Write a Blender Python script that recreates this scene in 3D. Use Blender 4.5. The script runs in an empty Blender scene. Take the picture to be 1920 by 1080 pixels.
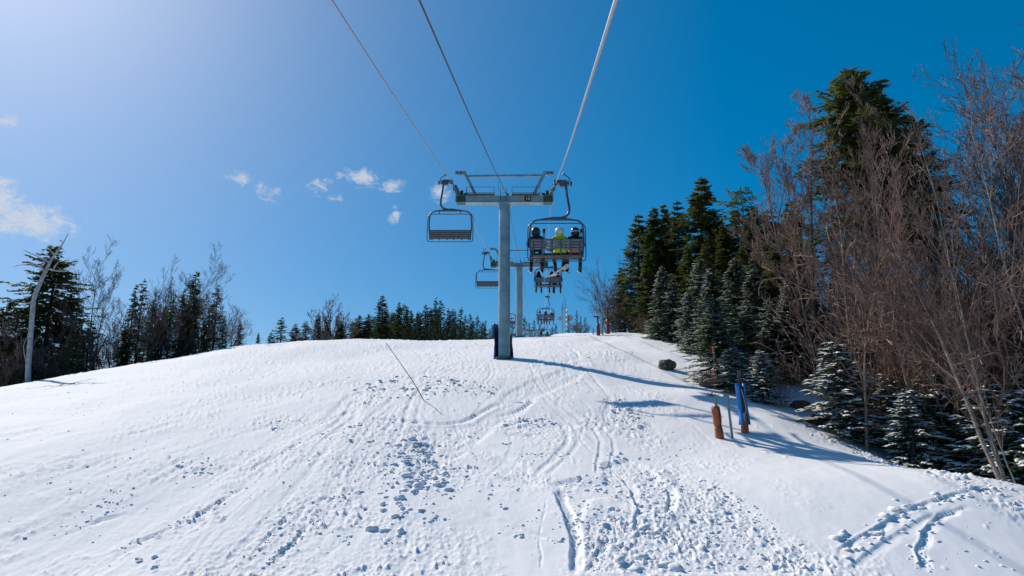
import bpy, math, random
import numpy as np
from mathutils import Vector, Matrix

R = math.radians
scene = bpy.context.scene
C = scene.collection

# ------------------------------------------------------------------ camera
PITCH = R(12.0)
FPX = 1280.0                       # focal length in pixels of the 1920 px wide photograph (24 mm lens)
cam_d = bpy.data.cameras.new('camera'); cam_d.lens = 24.0; cam_d.sensor_width = 36.0
cam_d.clip_start = 0.1; cam_d.clip_end = 3000
cam = bpy.data.objects.new('camera', cam_d); C.objects.link(cam)
cam.location = (0, 0, 0); cam.rotation_euler = (math.pi/2 + PITCH, 0, 0)
scene.camera = cam
CP, SP = math.cos(PITCH), math.sin(PITCH)

# ------------------------------------------------------------------ sun, sky, exposure
SUN_EL, SUN_AZ = R(38.0), R(-44.0)       # azimuth measured from +Y towards +X
sun_dir = Vector((math.sin(SUN_AZ)*math.cos(SUN_EL), math.cos(SUN_AZ)*math.cos(SUN_EL), math.sin(SUN_EL)))
sl = bpy.data.lights.new('sun', 'SUN'); sl.energy = 3.3; sl.angle = R(0.53); sl.color = (1.0, 0.92, 0.79)
sun = bpy.data.objects.new('sun', sl); C.objects.link(sun); sun.location = (-40, 60, 60)
sun.rotation_euler = (-sun_dir).to_track_quat('-Z', 'Y').to_euler()

def ray(px, py):
    u, x = 540.0 - py, px - 960.0
    return Vector((x, FPX*CP - u*SP, FPX*SP + u*CP))
def P(px, py, Y):
    d = ray(px, py); return d * (Y / d.y)

world = bpy.data.worlds.new('World'); scene.world = world; world.use_nodes = True
nt = world.node_tree; nt.nodes.clear()
N = lambda t: nt.nodes.new(t)
wo = N('ShaderNodeOutputWorld'); bg = N('ShaderNodeBackground'); bg.inputs['Strength'].default_value = 0.128
sky = N('ShaderNodeTexSky'); sky.sky_type = 'NISHITA'; sky.sun_disc = False
sky.sun_elevation = SUN_EL; sky.sun_rotation = SUN_AZ
sky.altitude = 2200; sky.air_density = 1.0; sky.dust_density = 5.2; sky.ozone_density = 8.5
def mth(op, a, b=None, c=None):
    n = N('ShaderNodeMath'); n.operation = op
    for i, v in enumerate((a, b, c)):
        if v is None: continue
        if isinstance(v, (int, float)): n.inputs[i].default_value = v
        else: nt.links.new(v, n.inputs[i])
    return n.outputs[0]
tc = N('ShaderNodeTexCoord')
def dotv(v):
    n = N('ShaderNodeVectorMath'); n.operation = 'DOT_PRODUCT'
    nt.links.new(tc.outputs['Generated'], n.inputs[0]); n.inputs[1].default_value = v
    return n.outputs['Value']
# small fair-weather clouds, each at its own direction in the sky
clouds = [(10, 225, 22, 14, 1.0), (-5, 380, 40, 45, 1.25), (50, 412, 62, 32, 1.25), (446, 336, 24, 15, .95), (500, 360, 34, 20, .78),
          (598, 348, 24, 22, .95), (622, 368, 16, 14, .8), (685, 332, 42, 19, 1.0), (735, 348, 28, 15, 1.0), (738, 405, 15, 20, .9),
          (638, 372, 8, 10, .8), (828, 362, 30, 22, .9), (5, 280, 20, 16, .6), (636, 328, 10, 9, .75), (660, 325, 14, 12, .8)]
mask = None
for (cx, cy, rx, ry, amp) in clouds:
    d = ray(cx, cy).normalized()
    right = d.cross(Vector((0, 0, 1))).normalized(); up = right.cross(d).normalized()
    k = FPX * 1.05
    a = mth('MULTIPLY', dotv(right), k/rx); b = mth('MULTIPLY', dotv(up), k/ry)
    q = mth('ADD', mth('MULTIPLY', a, a), mth('MULTIPLY', b, b))
    front = mth('GREATER_THAN', dotv(d), 0.5)
    g = mth('MULTIPLY', mth('MULTIPLY', mth('POWER', 2.718, mth('MULTIPLY', q, -0.85)), amp), front)
    mask = g if mask is None else mth('MAXIMUM', mask, g)
nz = N('ShaderNodeTexNoise'); nz.inputs['Scale'].default_value = 44; nz.inputs['Detail'].default_value = 11
nz.inputs['Roughness'].default_value = 0.70; nz.inputs['Distortion'].default_value = 0.9
mp = N('ShaderNodeMapping'); mp.inputs['Scale'].default_value = (1, 1, 1.5)
nt.links.new(tc.outputs['Generated'], mp.inputs['Vector']); nt.links.new(mp.outputs['Vector'], nz.inputs['Vector'])
dens = mth('SUBTRACT', mth('ADD', mth('MULTIPLY', mask, 0.60), mth('MULTIPLY', nz.outputs['Fac'], 1.7)), 1.10)
mr = N('ShaderNodeMapRange'); mr.interpolation_type = 'SMOOTHSTEP'
nt.links.new(dens, mr.inputs['Value']); mr.inputs['From Min'].default_value = 0.0; mr.inputs['From Max'].default_value = 0.55
fac = mth('MULTIPLY', mth('MULTIPLY', mr.outputs['Result'], mth('MINIMUM', mth('MULTIPLY', mask, 2.0), 1.0)), 0.75)
hs = N('ShaderNodeHueSaturation'); hs.inputs['Saturation'].default_value = 1.62; hs.inputs['Hue'].default_value = 0.491
gm = N('ShaderNodeGamma'); gm.inputs[1].default_value = 0.65; nt.links.new(sky.outputs['Color'], gm.inputs[0])
nt.links.new(gm.outputs[0], hs.inputs['Color'])
mixc = N('ShaderNodeMix'); mixc.data_type = 'RGBA'; mixc.inputs['B'].default_value = (3.6, 3.7, 3.9, 1)
nt.links.new(fac, mixc.inputs['Factor']); nt.links.new(hs.outputs['Color'], mixc.inputs['A'])
nt.links.new(mixc.outputs['Result'], bg.inputs['Color']); nt.links.new(bg.outputs[0], wo.inputs[0])

vs = scene.view_settings
vs.view_transform = 'Standard'; vs.look = 'None'; vs.gamma = 1.0; vs.use_curve_mapping = False
vs.exposure = 0.55

# ------------------------------------------------------------------ materials
def mat(name, col, rough=0.6, metal=0.0, var=0.12, scale=6.0, bump=0.0, bscale=40.0, spec=0.5, col2=None, trans=0.0, objvar=0.0):
    m = bpy.data.materials.new(name); m.use_nodes = True
    t = m.node_tree; n = t.nodes; n.clear(); L = t.links.new
    out = n.new('ShaderNodeOutputMaterial'); b = n.new('ShaderNodeBsdfPrincipled')
    b.inputs['Roughness'].default_value = rough; b.inputs['Metallic'].default_value = metal
    b.inputs['Specular IOR Level'].default_value = spec
    co = n.new('ShaderNodeTexCoord')
    nz = n.new('ShaderNodeTexNoise'); nz.inputs['Scale'].default_value = scale; nz.inputs['Detail'].default_value = 6
    L(co.outputs['Object'], nz.inputs['Vector'])
    mx = n.new('ShaderNodeMix'); mx.data_type = 'RGBA'
    c1 = tuple(max(0, c*(1-var)) for c in col); c2 = col2 or tuple(min(1, c*(1+var)) for c in col)
    mx.inputs['A'].default_value = (*c1, 1); mx.inputs['B'].default_value = (*c2, 1)
    ramp = n.new('ShaderNodeMapRange'); ramp.inputs['From Min'].default_value = 0.3; ramp.inputs['From Max'].default_value = 0.7
    L(nz.outputs['Fac'], ramp.inputs['Value']); L(ramp.outputs['Result'], mx.inputs['Factor'])
    colout = mx.outputs['Result']
    if objvar:
        oi = n.new('ShaderNodeObjectInfo'); h = n.new('ShaderNodeHueSaturation')
        r2 = n.new('ShaderNodeMapRange'); r2.inputs['To Min'].default_value = 1-objvar; r2.inputs['To Max'].default_value = 1+objvar
        L(oi.outputs['Random'], r2.inputs['Value']); L(r2.outputs['Result'], h.inputs['Value']); L(colout, h.inputs['Color'])
        colout = h.outputs['Color']
    L(colout, b.inputs['Base Color'])
    if bump:
        bn = n.new('ShaderNodeTexNoise'); bn.inputs['Scale'].default_value = bscale; bn.inputs['Detail'].default_value = 5
        L(co.outputs['Object'], bn.inputs['Vector'])
        bp = n.new('ShaderNodeBump'); bp.inputs['Strength'].default_value = bump; bp.inputs['Distance'].default_value = 0.02
        L(bn.outputs['Fac'], bp.inputs['Height']); L(bp.outputs['Normal'], b.inputs['Normal'])
    if trans:
        tr = n.new('ShaderNodeBsdfTranslucent'); L(colout, tr.inputs['Color'])
        ms = n.new('ShaderNodeMixShader'); ms.inputs[0].default_value = trans
        L(b.outputs[0], ms.inputs[1]); L(tr.outputs[0], ms.inputs[2]); L(ms.outputs[0], out.inputs[0])
    else:
        L(b.outputs[0], out.inputs[0])
    return m

M = {}
M['needles'] = mat('needles', (.075, .105, .034), .75, var=.45, scale=1.2, spec=.15, trans=.45, objvar=.25, col2=(.125, .145, .042))
M['needles_blue'] = mat('needles_blue', (.070, .105, .052), .75, var=.4, scale=1.5, spec=.15, trans=.42, objvar=.2)
M['needles_far'] = mat('needles_far', (.06, .08, .036), .8, var=.4, scale=.8, spec=.1, trans=.2, objvar=.3)
M['bark'] = mat('bark', (.11, .08, .06), .9, var=.35, scale=9, bump=.5, spec=.2)
M['twig'] = mat('twig', (.185, .115, .088), .75, var=.45, scale=2, spec=.3, objvar=.25)
M['twig_dark'] = mat('twig_dark', (.15, .115, .10), .8, var=.3, scale=2, spec=.2, objvar=.2)
M['birch'] = mat('birch', (.25, .185, .14), .75, var=.45, scale=6, bump=.3, spec=.25, col2=(.42, .34, .27), objvar=.15)
M['deadwood'] = mat('deadwood', (.36, .34, .33), .85, var=.3, scale=5, bump=.5, spec=.2, col2=(.52, .50, .48))
M['snow_lump'] = mat('snow_lump', (.82, .81, .835), .6, var=.02, scale=20, bump=.35, bscale=60, spec=.04)
M['galv'] = mat('galvanised_steel', (.25, .35, .385), .45, metal=.3, var=.28, scale=2.2, bump=.08, bscale=18)
M['galv_dark'] = mat('dark_steel', (.10, .125, .135), .45, metal=.5, var=.2, scale=5)
M['greenish'] = mat('green_steel', (.045, .085, .07), .5, metal=.2, var=.25, scale=8)
M['chair_steel'] = mat('chair_steel', (.09, .11, .125), .45, metal=.4, var=.2, scale=8)
M['slat'] = mat('slat', (.22, .215, .225), .55, var=.15, scale=10, bump=.15)
M['slat_dark'] = mat('seat_slat', (.15, .14, .145), .6, var=.2, scale=10, bump=.15)
M['pad_dark'] = mat('seat_pad', (.012, .014, .025), .7, var=.3, scale=10)
M['rope'] = None
M['wire'] = mat('wire', (.07, .075, .085), .5, metal=.4)
M['blue_pad'] = mat('blue_vinyl', (.002, .21, .60), .5, var=.3, scale=5, bump=.4, bscale=9)
M['navy_pad'] = mat('navy_vinyl', (.012, .045, .18), .5, var=.3, scale=5, bump=.4, bscale=9)
M['orange_pad'] = mat('orange_vinyl', (.40, .115, .045), .65, var=.3, scale=7, bump=.4, bscale=12)
M['red_pad'] = mat('red_vinyl', (.22, .035, .02), .65, var=.3, scale=7, bump=.3, bscale=12)
M['foam'] = mat('foam', (.55, .50, .42), .9)
M['pipe'] = mat('pipe_grey', (.22, .29, .29), .5, metal=.2, var=.2, scale=9)
M['rust_pipe'] = mat('rusty_pipe', (.12, .065, .04), .85, var=.4, scale=9, bump=.4)
M['orange_rod'] = mat('orange_rod', (.45, .08, .03), .6)
M['bamboo'] = mat('bamboo', (.36, .15, .06), .6, var=.3, scale=12)
M['cord'] = mat('cord', (.55, .52, .45), .8)
M['rock'] = mat('rock', (.11, .085, .055), .9, var=.5, scale=4, bump=.8, bscale=9)
M['black'] = mat('black_paint', (.012, .012, .014), .5)
M['white'] = mat('white_paint', (.78, .78, .78), .5)
M['dish'] = mat('dish', (.48, .42, .42), .6)
M['brick'] = mat('terminal_panel', (.16, .21, .24), .6, var=.2, scale=1)
M['skin'] = mat('skin', (.50, .30, .22), .5, var=.08)
M['goggle'] = mat('goggle_lens', (.03, .02, .02), .15)
for nm, c in dict(navy=(.012, .018, .035), yellow=(.58, .62, .03), blackcloth=(.012, .012, .016), orange=(.55, .20, .09), purple=(.16, .02, .13),
                  red=(.42, .03, .045), offwhite=(.62, .60, .58), pants=(.018, .019, .024), pink=(.55, .22, .22), silver=(.55, .56, .58),
                  boots=(.05, .05, .055), brown=(.09, .05, .035), teal=(.02, .10, .16)).items():
    M[nm] = mat('cloth_' + nm, c, .8, var=.22, scale=14, bump=.35, bscale=25, spec=.25)
M['helmet_black'] = mat('helmet_black', (.02, .02, .024), .3)
M['helmet_white'] = mat('helmet_white', (.62, .63, .65), .3)
M['ski'] = mat('ski_base', (.42, .42, .45), .35, var=.25, scale=3)
M['board'] = mat('board_base', (.40, .41, .43), .35, var=.3, scale=3)

def rope_mat():
    m = mat('steel_rope', (.42, .43, .45), .42, metal=.55, var=.1)
    t = m.node_tree; n = t.nodes; b = [x for x in n if x.type == 'BSDF_PRINCIPLED'][0]
    uv = n.new('ShaderNodeUVMap')
    w = n.new('ShaderNodeTexWave'); w.wave_type = 'BANDS'; w.bands_direction = 'DIAGONAL'; w.inputs['Scale'].default_value = 1.0
    w.inputs['Distortion'].default_value = 0.3
    t.links.new(uv.outputs[0], w.inputs['Vector'])
    bp = n.new('ShaderNodeBump'); bp.inputs['Strength'].default_value = 0.6; bp.inputs['Distance'].default_value = 0.004
    t.links.new(w.outputs['Fac'], bp.inputs['Height']); t.links.new(bp.outputs['Normal'], b.inputs['Normal'])
    return m
M['rope'] = rope_mat()

def snow_mat():
    m = bpy.data.materials.new('snow'); m.use_nodes = True
    t = m.node_tree; n = t.nodes; n.clear(); L = t.links.new
    out = n.new('ShaderNodeOutputMaterial'); b = n.new('ShaderNodeBsdfPrincipled')
    b.inputs['Roughness'].default_value = .8; b.inputs['Specular IOR Level'].default_value = .10
    co = n.new('ShaderNodeTexCoord')
    a = n.new('ShaderNodeTexNoise'); a.inputs['Scale'].default_value = .5; a.inputs['Detail'].default_value = 5
    L(co.outputs['Object'], a.inputs['Vector'])
    mx = n.new('ShaderNodeMix'); mx.data_type = 'RGBA'
    mx.inputs['A'].default_value = (.80, .79, .815, 1); mx.inputs['B'].default_value = (.85, .84, .855, 1)
    L(a.outputs['Fac'], mx.inputs['Factor']); L(mx.outputs['Result'], b.inputs['Base Color'])
    # grain: fine crystals plus wind-scoured streaks
    f1 = n.new('ShaderNodeTexNoise'); f1.inputs['Scale'].default_value = 10; f1.inputs['Detail'].default_value = 7; f1.inputs['Roughness'].default_value = .65
    L(co.outputs['Object'], f1.inputs['Vector'])
    f2 = n.new('ShaderNodeTexNoise'); f2.inputs['Scale'].default_value = 45; f2.inputs['Detail'].default_value = 3
    L(co.outputs['Object'], f2.inputs['Vector'])
    ad = n.new('ShaderNodeMath'); ad.operation = 'MULTIPLY_ADD'; ad.inputs[1].default_value = .35
    L(f2.outputs['Fac'], ad.inputs[0]); L(f1.outputs['Fac'], ad.inputs[2])
    at = n.new('ShaderNodeAttribute'); at.attribute_name = 'roughness'
    st = n.new('ShaderNodeMapRange'); L(at.outputs['Fac'], st.inputs['Value']); st.inputs['To Min'].default_value = .10; st.inputs['To Max'].default_value = .5
    bp = n.new('ShaderNodeBump'); bp.inputs['Distance'].default_value = .03; L(st.outputs['Result'], bp.inputs['Strength'])
    L(ad.outputs[0], bp.inputs['Height']); L(bp.outputs['Normal'], b.inputs['Normal'])
    L(b.outputs[0], out.inputs[0])
    return m
M['snow'] = snow_mat()

# ------------------------------------------------------------------ mesh helpers
class MB:
    def __init__(s): s.v = []; s.f = []; s.m = []; s.mi = 0
    def add(s, vs, fs):
        o = len(s.v); s.v.extend([tuple(x) for x in vs])
        for f in fs: s.f.append(tuple(i+o for i in f)); s.m.append(s.mi)
    def box(s, c, size, rot=None):
        x, y, z = (k/2 for k in size)
        p = [Vector((a*x, b*y, d*z)) for a in (-1, 1) for b in (-1, 1) for d in (-1, 1)]
        if rot is not None: p = [rot @ q for q in p]
        c = Vector(c); p = [q + c for q in p]
        s.add(p, [(0, 1, 3, 2), (4, 6, 7, 5), (0, 4, 5, 1), (2, 3, 7, 6), (0, 2, 6, 4), (1, 5, 7, 3)])
    def beam(s, a, b, w, h, up=(0, 0, 1)):
        a, b = Vector(a), Vector(b); d = b - a; L = d.length; d.normalize()
        upv = Vector(up); x = d.cross(upv)
        if x.length < 1e-4: x = d.cross(Vector((0, 1, 0)))
        x.normalize(); z = x.cross(d).normalized()
        rot = Matrix((x, d, z)).transposed()
        s.box((a + b)/2, (w, L, h), rot)
    def tube(s, pts, rad, n=8, cap=True, closed=False, squash=None):
        pts = [Vector(p) for p in pts]; k = len(pts)
        rads = rad if isinstance(rad, (list, tuple)) else [rad]*k
        vs = []; ref = None
        for i in range(k):
            if closed: t = pts[(i+1) % k] - pts[i-1]
            else: t = pts[min(i+1, k-1)] - pts[max(i-1, 0)]
            t.normalize()
            if ref is None:
                ref = Vector((0, 0, 1)) if abs(t.z) < .9 else Vector((1, 0, 0))
            a = (ref - t*ref.dot(t))
            if a.length < 1e-5: a = t.orthogonal()
            a.normalize(); b = t.cross(a); ref = a
            for j in range(n):
                th = 2*math.pi*j/n
                vs.append(pts[i] + (a*math.cos(th) + b*math.sin(th))*rads[i])
        fs = []
        for i in range(k if closed else k-1):
            i2 = (i+1) % k
            for j in range(n):
                j2 = (j+1) % n
                fs.append((i*n+j, i*n+j2, i2*n+j2, i2*n+j))
        if cap and not closed:
            fs.append(tuple(range(n-1, -1, -1))); fs.append(tuple((k-1)*n+j for j in range(n)))
        s.add(vs, fs)
    def disc(s, c, axis, r, th, n=16, hub=0):
        c = Vector(c); a = Vector(axis).normalized()
        s.tube([c - a*th/2, c + a*th/2], r, n)
    def lathe(s, c, prof, n=16):
        c = Vector(c); vs = []; fs = []
        for (r, z) in prof:
            for j in range(n): vs.append(c + Vector((r*math.cos(2*math.pi*j/n), r*math.sin(2*math.pi*j/n), z)))
        for i in range(len(prof)-1):
            for j in range(n): fs.append((i*n+j, i*n+(j+1) % n, (i+1)*n+(j+1) % n, (i+1)*n+j))
        s.add(vs, fs)
    def mesh(s, name, mats, smooth=True):
        me = bpy.data.meshes.new(name); me.from_pydata(s.v, [], s.f)
        for m in (mats if isinstance(mats, (list, tuple)) else [mats]): me.materials.append(m)
        me.polygons.foreach_set('material_index', s.m)
        if smooth:
            me.polygons.foreach_set('use_smooth', [True]*len(s.f))
            try: me.set_sharp_from_angle(angle=R(40))
            except Exception: pass
        me.update(); return me
    def build(s, name, m, parent=None, smooth=True, loc=None):
        o = bpy.data.objects.new(name, s.mesh(name, m, smooth)); C.objects.link(o)
        if parent: o.parent = parent
        if loc is not None: o.location = loc
        return o
def tag(o, label=None, cat=None, group=None, kind=None):
    if label: o['label'] = label
    if cat: o['category'] = cat
    if group: o['group'] = group
    if kind: o['kind'] = kind
    return o
def empty(name, loc=(0, 0, 0), rz=0, label=None, cat=None, group=None):
    o = bpy.data.objects.new(name, None); C.objects.link(o); o.location = loc; o.rotation_euler = (0, 0, rz)
    o.empty_display_size = .2
    return tag(o, label, cat, group)
def copy_tree(o, parent=None):
    c = o.copy(); C.objects.link(c); c.parent = parent
    for ch in list(o.children): copy_tree(ch, c)
    return c
def smoothpath(pts, sub=6):
    pts = [Vector(p) for p in pts]; out = []
    for i in range(len(pts)-1):
        p0 = pts[max(i-1, 0)]; p1 = pts[i]; p2 = pts[i+1]; p3 = pts[min(i+2, len(pts)-1)]
        for k in range(sub):
            t = k/sub
            out.append(.5*((2*p1) + (p2-p0)*t + (2*p0-5*p1+4*p2-p3)*t*t + (3*p1-p0-3*p2+p3)*t**3))
    out.append(pts[-1]); return out

# ------------------------------------------------------------------ numpy noise
def _h(ix, iy, seed):
    h = (ix.astype(np.int64)*374761393 + iy.astype(np.int64)*668265263 + seed*1442695041) & 0xffffffff
    h = ((h ^ (h >> 13)) * 1274126177) & 0xffffffff
    h = h ^ (h >> 16)
    return (h & 0xffff).astype(np.float64)/65535.0*2*np.pi
def perlin(x, y, seed=0):
    x0 = np.floor(x); y0 = np.floor(y); fx = x-x0; fy = y-y0
    u = fx*fx*fx*(fx*(fx*6-15)+10); v = fy*fy*fy*(fy*(fy*6-15)+10)
    def g(dx, dy):
        a = _h(x0+dx, y0+dy, seed); return np.cos(a)*(fx-dx) + np.sin(a)*(fy-dy)
    a = g(0, 0); b = g(1, 0); c = g(0, 1); d = g(1, 1)
    return (a*(1-u)+b*u)*(1-v) + (c*(1-u)+d*u)*v
def fbm(x, y, oct=4, seed=0, gain=.5):
    s = 0; a = 1.0
    for o in range(oct):
        s = s + a*perlin(x, y, seed+o*17); x = x*2.03+11.7; y = y*2.03-5.3; a *= gain
    return s
def sstep(a, b, x):
    t = np.clip((x-a)/(b-a), 0, 1); return t*t*(3-2*t)

# ------------------------------------------------------------------ terrain
zcY = np.array([-40, -20, -5, 5, 11, 16, 22, 28, 33, 40, 46, 55, 57, 70, 90, 120, 200, 420, 900.])
zcZ = np.array([-14, -10, -6.3, -3.7, -2.14, -.84, .72, 2.28, 3.55, 4.97, 6.0, 7.57, 7.8, 9.2, 11.75, 15.6, 22, 24, 10.])
zc = lambda Y: float(np.interp(Y, zcY, zcZ))
cps = []
for Y in (-40, -20, -5, 5, 11, 16, 22, 28, 33, 40, 46, 55, 70, 90, 120, 200, 420): cps.append((0 + (1.5 if Y > 60 else 0), Y, zc(Y)))
for Y in (5, 16, 28, 38): cps.append((-12, Y, zc(Y)-.35))
for Y in (0, 8): cps.append((7, Y, zc(Y)))
cps += [(-28.3, 38, 2.44), (-25.8, 41, 3.43), (-22.2, 43, 4.5), (-19, 46, 5.65), (-10.2, 50, 6.72), (-9.5, 13.5, -1.95), (-20, 20, -.95),
        (-20, 28, 1.25), (-30, 25, -1.3), (-25, 8, -4.6), (-36, 46, 1.6), (-32, 52, 2.9), (-26, 56, 4.4), (-20, 60, 5.8), (-12, 65, 7.5),
        (-60, 60, -3), (-60, 120, 4), (-40, 110, 9), (-30, 90, 8.8), (-60, 20, -8), (-60, -20, -14), (-150, 150, -10), (-120, 0, -20),
        (7.8, 28.6, 2.42), (9.3, 38, 5.0), (7.6, 44, 6.4), (8.5, 16.3, -.72), (10.9, 15, -1.06), (7.9, 21, .36), (6, 19.5, -.1), (10, 55, 7.8),
        (8, 120, 17.2), (14, 120, 17.3), (22, 120, 17.4), (13.2, 16.5, -2.8), (14, 9, -4.2), (11.5, 21, -.6), (12, 27, 1.9), (16, 27, 1.5),
        (20, 20, -2.6), (20, 35, 3.8), (30, 30, 1.2), (30, 15, -4.2), (14, 40, 5.0), (18, 50, 7.2), (40, 60, 8), (40, 40, 2.5), (60, 20, -8),
        (60, -20, -14), (100, 100, 12), (150, 0, -20), (150, 200, 20), (-150, 420, 0), (150, 420, 24), (0, 900, 10), (-500, 500, -60), (500, 500, -30),
        (500, -300, -120), (-500, -300, -130), (0, -300, -85)]
cpa = np.array(cps)
def _k(r2): return r2*np.log(r2 + 1e-9)
n_ = len(cpa)
A = np.zeros((n_+3, n_+3))
d2 = ((cpa[:, None, :2]-cpa[None, :, :2])**2).sum(-1)
A[:n_, :n_] = _k(d2) + np.eye(n_)*2.0
A[:n_, n_] = 1; A[:n_, n_+1:] = cpa[:, :2]; A[n_, :n_] = 1; A[n_+1:, :n_] = cpa[:, :2].T
W = np.linalg.solve(A, np.concatenate([cpa[:, 2], np.zeros(3)]))
def ground_np(x, y):
    x = np.asarray(x, float); y = np.asarray(y, float)
    z = W[n_] + W[n_+1]*x + W[n_+2]*y
    for i in range(n_):
        z = z + W[i]*_k((x-cpa[i, 0])**2 + (y-cpa[i, 1])**2)
    near = 1 - sstep(60, 140, np.hypot(x, y))
    z = z + near*(.10*perlin(x/3.1+3, y/4.3, 5) + .18*perlin(x/9.0, y/8.0, 9))
    # snow drifts along the right-hand bank
    z = z + .22*np.exp(-((x-6.0)/2.2)**2)*perlin(x/2.6, y/3.6, 31)*sstep(16, 24, y)*(1-sstep(44, 52, y))
    return z
def G(x, y): return float(ground_np(np.array([x]), np.array([y]))[0])
def hit(px, py, y0=6, y1=75):
    d = ray(px, py); Y = np.arange(y0, y1, .1)
    zz = ground_np(Y*d.x/d.y, Y); rz = Y*d.z/d.y
    idx = np.argmax(zz > rz)
    Yh = Y[idx] if (zz > rz).any() else y1
    return Vector((Yh*d.x/d.y, Yh, float(zz[idx])))

# pixel tracks of the photograph laid out on the slope as real furrows
def gp(pts):
    out = []
    for p in pts:
        q = hit(*p); out.append((q.x, q.y))
    return np.array(out)
def seg_dist(x, y, poly):
    """signed side, distance and arc length along an open polyline"""
    best = np.full(x.shape, 1e9); arc = np.zeros(x.shape); side = np.zeros(x.shape); acc = 0
    for i in range(len(poly)-1):
        a = poly[i]; b = poly[i+1]; d = b-a; L = math.hypot(*d)
        if L < 1e-6: continue
        t = np.clip(((x-a[0])*d[0]+(y-a[1])*d[1])/L**2, 0, 1)
        dx = x-(a[0]+t*d[0]); dy = y-(a[1]+t*d[1]); dd = np.hypot(dx, dy)
        m = dd < best
        best = np.where(m, dd, best); arc = np.where(m, acc+t*L, arc); side = np.where(m, np.sign(d[0]*(y-a[1])-d[1]*(x-a[0])), side)
        acc += L
    return best, arc, side, acc
def inside(x, y, poly):
    c = np.zeros(x.shape, bool); j = len(poly)-1
    for i in range(len(poly)):
        xi, yi = poly[i]; xj, yj = poly[j]
        cr = ((yi > y) != (yj > y)) & (x < (xj-xi)*(y-yi)/((yj-yi) or 1e-9)+xi)
        c ^= cr; j = i
    return c
# furrows: points, half width, depth, berm, chunkiness
furrows = [
    ([(1040, 920), (1058, 955), (1072, 995), (1078, 1030), (1074, 1079)], .12, .11, .03, .2),
    ([(930, 895), (975, 905), (1020, 912)], .09, .06, .02, .3),
    ([(905, 960), (960, 985), (1060, 1022)], .07, .05, .02, .4),
    ([(1250, 910), (1258, 935), (1252, 968)], .10, .10, .03, .2),
    ([(1150, 880), (1185, 915), (1200, 960), (1190, 1000)], .08, .06, .03, .5),
    ([(690, 785), (760, 790), (830, 796), (870, 790), (905, 772), (940, 755)], .14, .09, .02, .3),
    ([(920, 782), (960, 774), (985, 762), (1000, 750)], .10, .07, .02, .3),
    ([(940, 812), (985, 818), (1020, 815)], .12, .09, .03, .3),
    ([(960, 690), (1000, 688), (1040, 683), (1085, 670), (1070, 655)], .10, .05, .03, .2),
    ([(900, 683), (960, 690), (1010, 691)], .12, .05, .03, .3),
    ([(230, 1028), (300, 1000), (370, 968), (440, 925), (470, 908)], .07, .07, .03, .9),
    ([(500, 1065), (545, 1025), (580, 985), (590, 975)], .06, .05, .03, .9),
    ([(460, 1060), (500, 1010), (545, 965)], .06, .045, .03, .9),
    ([(400, 1080), (450, 1030), (520, 950), (600, 860), (640, 800)], .12, .018, .01, .2),
    ([(330, 1080), (390, 1010), (450, 950), (540, 870), (600, 815)], .04, .015, .01, .6),
    ([(350, 1080), (410, 1012), (470, 950), (560, 868)], .04, .015, .01, .6),
    ([(1560, 1040), (1640, 1000), (1700, 960), (1760, 938), (1860, 915)], .09, .06, .03, .8),
    ([(1735, 1080), (1725, 1040), (1735, 1000), (1765, 965), (1825, 950)], .08, .06, .03, .8),
    ([(1590, 1080), (1660, 1020), (1740, 975), (1800, 950)], .10, .03, .015, .5),
    ([(1100, 1080), (1130, 1020), (1140, 1000)], .08, .05, .03, .2),
    ([(0, 880), (120, 850), (250, 815), (400, 780), (560, 740)], .08, .03, .02, .7),
    ([(0, 945), (120, 910), (260, 868), (400, 830), (520, 795)], .08, .03, .02, .7),
    ([(0, 820), (150, 795), (320, 765), (480, 730)], .10, .03, .02, .7),
    ([(85, 1020), (150, 995), (190, 975), (250, 960)], .09, .06, .03, .9),
    ([(1015, 1080), (1010, 1010), (1020, 960), (1025, 930)], .025, .025, .01, .9),
    ([(600, 1020), (640, 950), (665, 890)], .025, .02, .01, .9),
    ([(1240, 770), (1300, 800), (1340, 835)], .05, .02, .01, .4),
]
furrows = [(gp(p), w*.62, d*.62, b*.55, c) for (p, w, d, b, c) in furrows]
rt = random.Random(77)
for i in range(26):
    x0 = rt.uniform(-5.5, 2.6); y0 = rt.uniform(19, 36); L = min(rt.uniform(4, 13), y0-15.5); dr = (x0+1)*.035+rt.uniform(-.18, .18)
    Aw, wl, ph = rt.uniform(.05, .7), rt.uniform(7, 14), rt.uniform(0, 6.28)
    pts = np.array([(x0+dr*t*L+Aw*(math.sin(ph+t*L*6.28/wl)-math.sin(ph)), y0-t*L) for t in np.linspace(0, 1, 19)])
    w = rt.uniform(.03, .085); d = rt.uniform(.010, .026); c = rt.choice([.2, .5, .8, .9])
    furrows.append((pts, w, d, d*.5, c))
    if rt.random() < .45: furrows.append((pts+np.array([rt.uniform(.18, .4), 0]), w*.9, d*.8, d*.4, c))
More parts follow.
